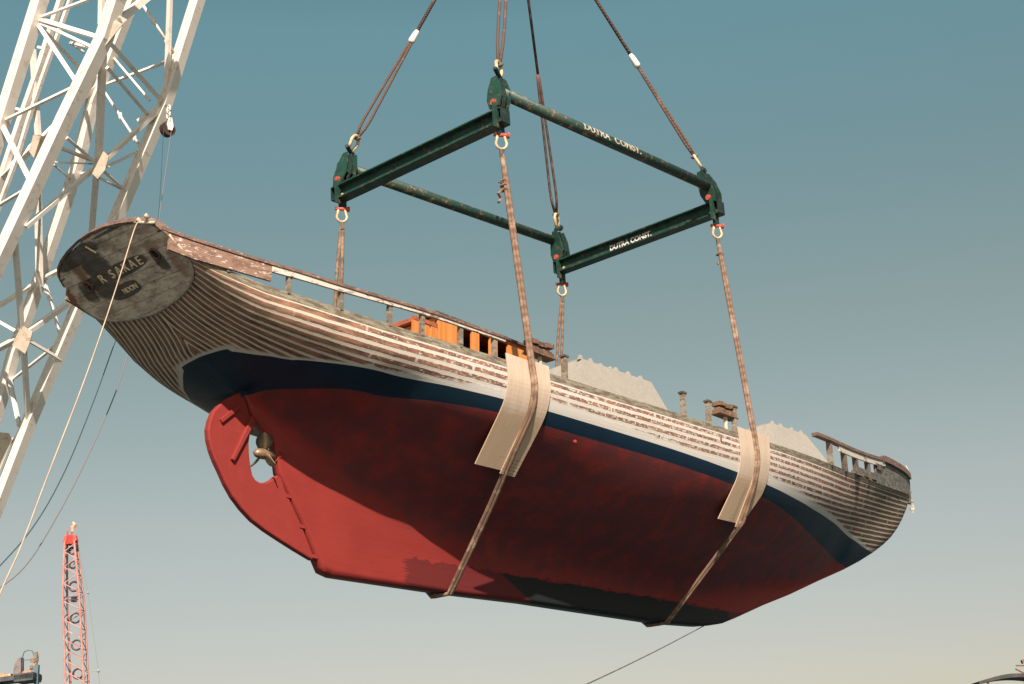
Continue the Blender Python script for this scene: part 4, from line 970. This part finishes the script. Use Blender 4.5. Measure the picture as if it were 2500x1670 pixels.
while s < 13:
    s2 = s+.42+.03*s; f = 1 if k % 2 else -1
    for c_ in (-1, 1): b.tube([rpt(s, -1, c_, wdt(s)), rpt(s2, 1, c_, wdt(s2))] if f > 0 or s > 4 else [rpt(s, 1, c_, wdt(s)), rpt(s2, -1, c_, wdt(s2))], .026, 5)
    for a in (-1, 1): b.tube([rpt(s, a, -f, wdt(s)), rpt(s2, a, f, wdt(s2))], .026, 5)
    k += 1; s = s2
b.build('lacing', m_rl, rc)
m_ring = worn('black_rings', (.035, .03, .03), (.10, .05, .05), None, 3)
for s, r in ((.55, .19), (1.35, .20), (2.6, .27), (4.4, .28), (5.95, .28), (7.6, .28)):
    b = MB(); c0 = tipc+dirb*s-rc0+ax1*.08; b.tube([c0+ax1*math.cos(a)*r+Vector((0, 0, 1))*math.sin(a)*r for a in [j*math.pi/8 for j in range(16)]], .06, 6, closed=True); b.build('ring', m_ring, rc)
b = MB()
for s in (3.25, 3.42): b.tube([rpt(s, -.9, -1, wdt(s)), rpt(s, .9, -1, wdt(s))], .03, 5)
b.box(tuple(tipc+dirb*3.33-rc0+ax1*.05), (.28, .2, .3)); b.build('cross_pipe', m_ring, rc)
b = MB(); b.box(tuple(tipc-rc0+Vector((0, 0, .05))), (.55, .55, .5)); b.add([tuple(tipc-rc0+ax1*x+ax2*y+Vector((0, 0, z))) for x, y, z in ((-.42, -.2, .0), (.42, -.2, .0), (.3, -.2, .32), (-.3, -.2, .32), (-.42, .2, .0), (.42, .2, .0), (.3, .2, .32), (-.3, .2, .32))], [[0, 1, 2, 3], [7, 6, 5, 4], [0, 4, 5, 1], [2, 6, 7, 3], [1, 5, 6, 2], [0, 3, 7, 4]])
for x in (-.2, .05): b.tube([tipc-rc0+ax1*x+Vector((0, 0, .3)), tipc-rc0+ax1*x+Vector((0, 0, .62))], .05, 6)
b.build('head', m_rd, rc)
b = MB(); b.tube([tipc-rc0+ax1*.08+Vector((0, 0, .55)), tipc-rc0+ax1*.10+Vector((0, 0, .8)), tipc-rc0+ax1*.22+Vector((0, 0, .95)), tipc-rc0+ax1*.1+Vector((0, 0, 1.1))], [.10, .14, .13, .06], 7); b.build('flag', worn('flag_orange', (.65, .25, .16), (.7, .45, .35), None, 4), rc)
b = MB(); b.tube([tipc-rc0+ax1*.42+Vector((0, 0, .05)), tipc+dirb*3-rc0+ax1*.86, tipc+dirb*7.5-rc0+ax1*1.25, tipc+dirb*12-rc0+ax1*1.45], .018, 5); b.tube([tipc-rc0-ax1*.42, tipc+dirb*2.6-rc0-ax1*.55], .015, 5); b.tube([tipc+dirb*7.5-rc0+ax1*.5, tipc+dirb*7.5-rc0+ax1*1.25], .02, 5); b.ball(tipc+dirb*7.5-rc0+ax1*1.25, .09); b.ball(tipc+dirb*3-rc0+ax1*.86, .07); b.build('stay', NT('grey_stay').out((.25, .28, .28), .6), rc)
# dark working platform with gear, bottom left corner of the view
m_pd = worn('platform_dark', (.035, .04, .045), (.06, .06, .065), (.02, .02, .02), 2); m_po = worn('rusty_orange', (.50, .26, .14), (.34, .16, .09), (.58, .42, .30), 3)
m_pb = worn('platform_blue', (.07, .12, .16), (.05, .08, .1), None, 3)
P0 = Vector((7.4, 35.2, 8.35)); X_ = Vector((.68, -.73, 0)); Y_ = Vector((.73, .68, 0))
pf = empty('gear_platform', P0-Vector((0, 0, 8)), label='dark steel platform with rusty gear and a tall hoop frame, low at the far left', cat='platform')
O8 = Vector((0, 0, 8))
def pbx(b, x0, x1, z0, z1, y0=-.6, y1=.6, tilt=.0):
    v = [O8+X_*x+Y_*y+Vector((0, 0, z+tilt*x)) for x in (x0, x1) for y in (y0, y1) for z in (z0, z1)]
    return b.add(v, [[0, 1, 3, 2], [4, 6, 7, 5], [0, 4, 5, 1], [2, 3, 7, 6], [0, 2, 6, 4], [1, 5, 7, 3]])
b = MB(); pbx(b, -3.5, .72, -.10, .08, tilt=.06); pbx(b, -.05, .70, -.18, .13, tilt=.06); b.build('deck_beam', m_pd, pf)
b = MB(); pbx(b, .60, .76, -8, .50, -.1, .1); pbx(b, -.85, -.70, -8, -.1, -.1, .1); b.build('post', m_pb, pf)
b = MB(); pbx(b, -.95, -.28, .085, .22, -.3, .3, .08); b.ball(O8+X_*-.75+Vector((0, 0, .12)), .2, sc=(1.6, 1, .7)); b.build('rusty_gear', m_po, pf)
b = MB(); b.ball(O8+X_*.30+Vector((0, 0, .20)), .16, sc=(1.6, 1, .7)); b.build('rusty_gear', m_po, pf, label='bright rounded rusty lump')
b = MB(); b.add([O8+X_*x+Y_*y+Vector((0, 0, z)) for y in (-.2, .2) for x, z in ((-.22, .1), (.10, .1), (.08, .82), (-.04, .80), (-.15, .6), (-.21, .35))], [[0, 1, 2, 3, 4, 5], [11, 10, 9, 8, 7, 6]]+[[i, (i+1) % 6, 6+(i+1) % 6, 6+i] for i in range(6)]); b.build('casing', worn('casing_brown', (.17, .13, .12), (.10, .08, .08), None, 3), pf)
b = MB(); b.tube([O8+X_*x+Vector((0, 0, z)) for x, z in ((.08, .1), (.09, .9), (.14, 1.06), (.3, 1.12), (.46, 1.08), (.52, .95), (.54, .1))], .022, 6); b.tube([O8+X_*.09+Vector((0, 0, .72)), O8+X_*.53+Vector((0, 0, .74))], .015, 5); b.build('hoop', m_pb, pf)
b = MB(); rr = random.Random(4)
for k in range(14): x = .42+.26*rr.random(); z = .35+.65*rr.random(); b.box(tuple(O8+X_*x+Y_*rr.uniform(-.1, .1)+Vector((0, 0, z))), (.09, .09, .14))
b.bar(O8+X_*.62+Vector((0, 0, .1)), O8+X_*.60+Vector((0, 0, 1.02)), .14, .14); b.build('winch_parts', worn('winch_rust', (.40, .18, .08), (.13, .12, .11), (.2, .2, .19), 5, .45, .5), pf)
# dark canopy and mast cluster, bottom right corner
K0 = Vector((14.9, -2.9, 4.45)); kb_ = empty('work_boat', Vector((14.9, -2.9, -1.0)), label='dark top of a work boat, canopy edge and antenna cluster, low at the far right', cat='work boat')
O5 = Vector((0, 0, 5.45)); b = MB(); n = 14; v = []
for y in (-.5, .5):
    for i in range(n+1): f = i/n; v.append(O5+X_*(-.95+2.2*f)+Y_*y+Vector((0, 0, .02+.16*math.sin(math.pi*min(1, f*1.15))-.0)))
    for i in range(n+1): f = 1-i/n; v.append(O5+X_*(-.95+2.2*f)+Y_*y+Vector((0, 0, -.05+.13*math.sin(math.pi*min(1, f*1.15)))))
m2 = 2*(n+1); b.add(v, [list(range(m2)), list(range(2*m2-1, m2-1, -1))]+[[i, (i+1) % m2, m2+(i+1) % m2, m2+i] for i in range(m2)]); b.build('canopy', worn('canopy_dark', (.022, .02, .018), (.045, .033, .033), None, 4), kb_)
b = MB(); b.bar(O5+X_*.62+Vector((0, 0, -5.3)), O5+X_*.66+Vector((0, 0, .55)), .16, .16); b.bar(O5+X_*.45+Vector((0, 0, .50)), O5+X_*.85+Vector((0, 0, .62)), .12, .10); b.tube([O5+X_*.25+Vector((0, 0, .33)), O5+X_*.6+Vector((0, 0, .12))], .022, 5); b.tube([O5+X_*.28+Vector((0, 0, .42)), O5+X_*.55+Vector((0, 0, .40))], .02, 5); b.build('mast', worn('mast_dark', (.06, .055, .05), (.16, .07, .05), None, 6), kb_)
b = MB(); b.add([O5+X_*x+Y_*y+Vector((0, 0, z-5.45-1.2)) for x, y, z in ((-3, -1.2, 2.6), (-4.2, 0, 2.7), (-3, 1.2, 2.6), (4, 1.2, 2.6), (4, -1.2, 2.6), (-2.6, -.8, 1), (-3.4, 0, 1), (-2.6, .8, 1), (3.8, .8, 1), (3.8, -.8, 1))], [[0, 1, 2, 3, 4], [9, 8, 7, 6, 5], [0, 5, 6, 1], [1, 6, 7, 2], [2, 7, 8, 3], [3, 8, 9, 4], [4, 9, 5, 0]]); b.build('hull', m_dark, kb_)
b = MB()
for x in (-.7, 1.1):
    for y in (-.45, .45): b.tube([O5+X_*x+Y_*y, O5+X_*x+Y_*y+Vector((0, 0, -4.2))], .03, 6)
b.build('canopy_post', m_dark, kb_)
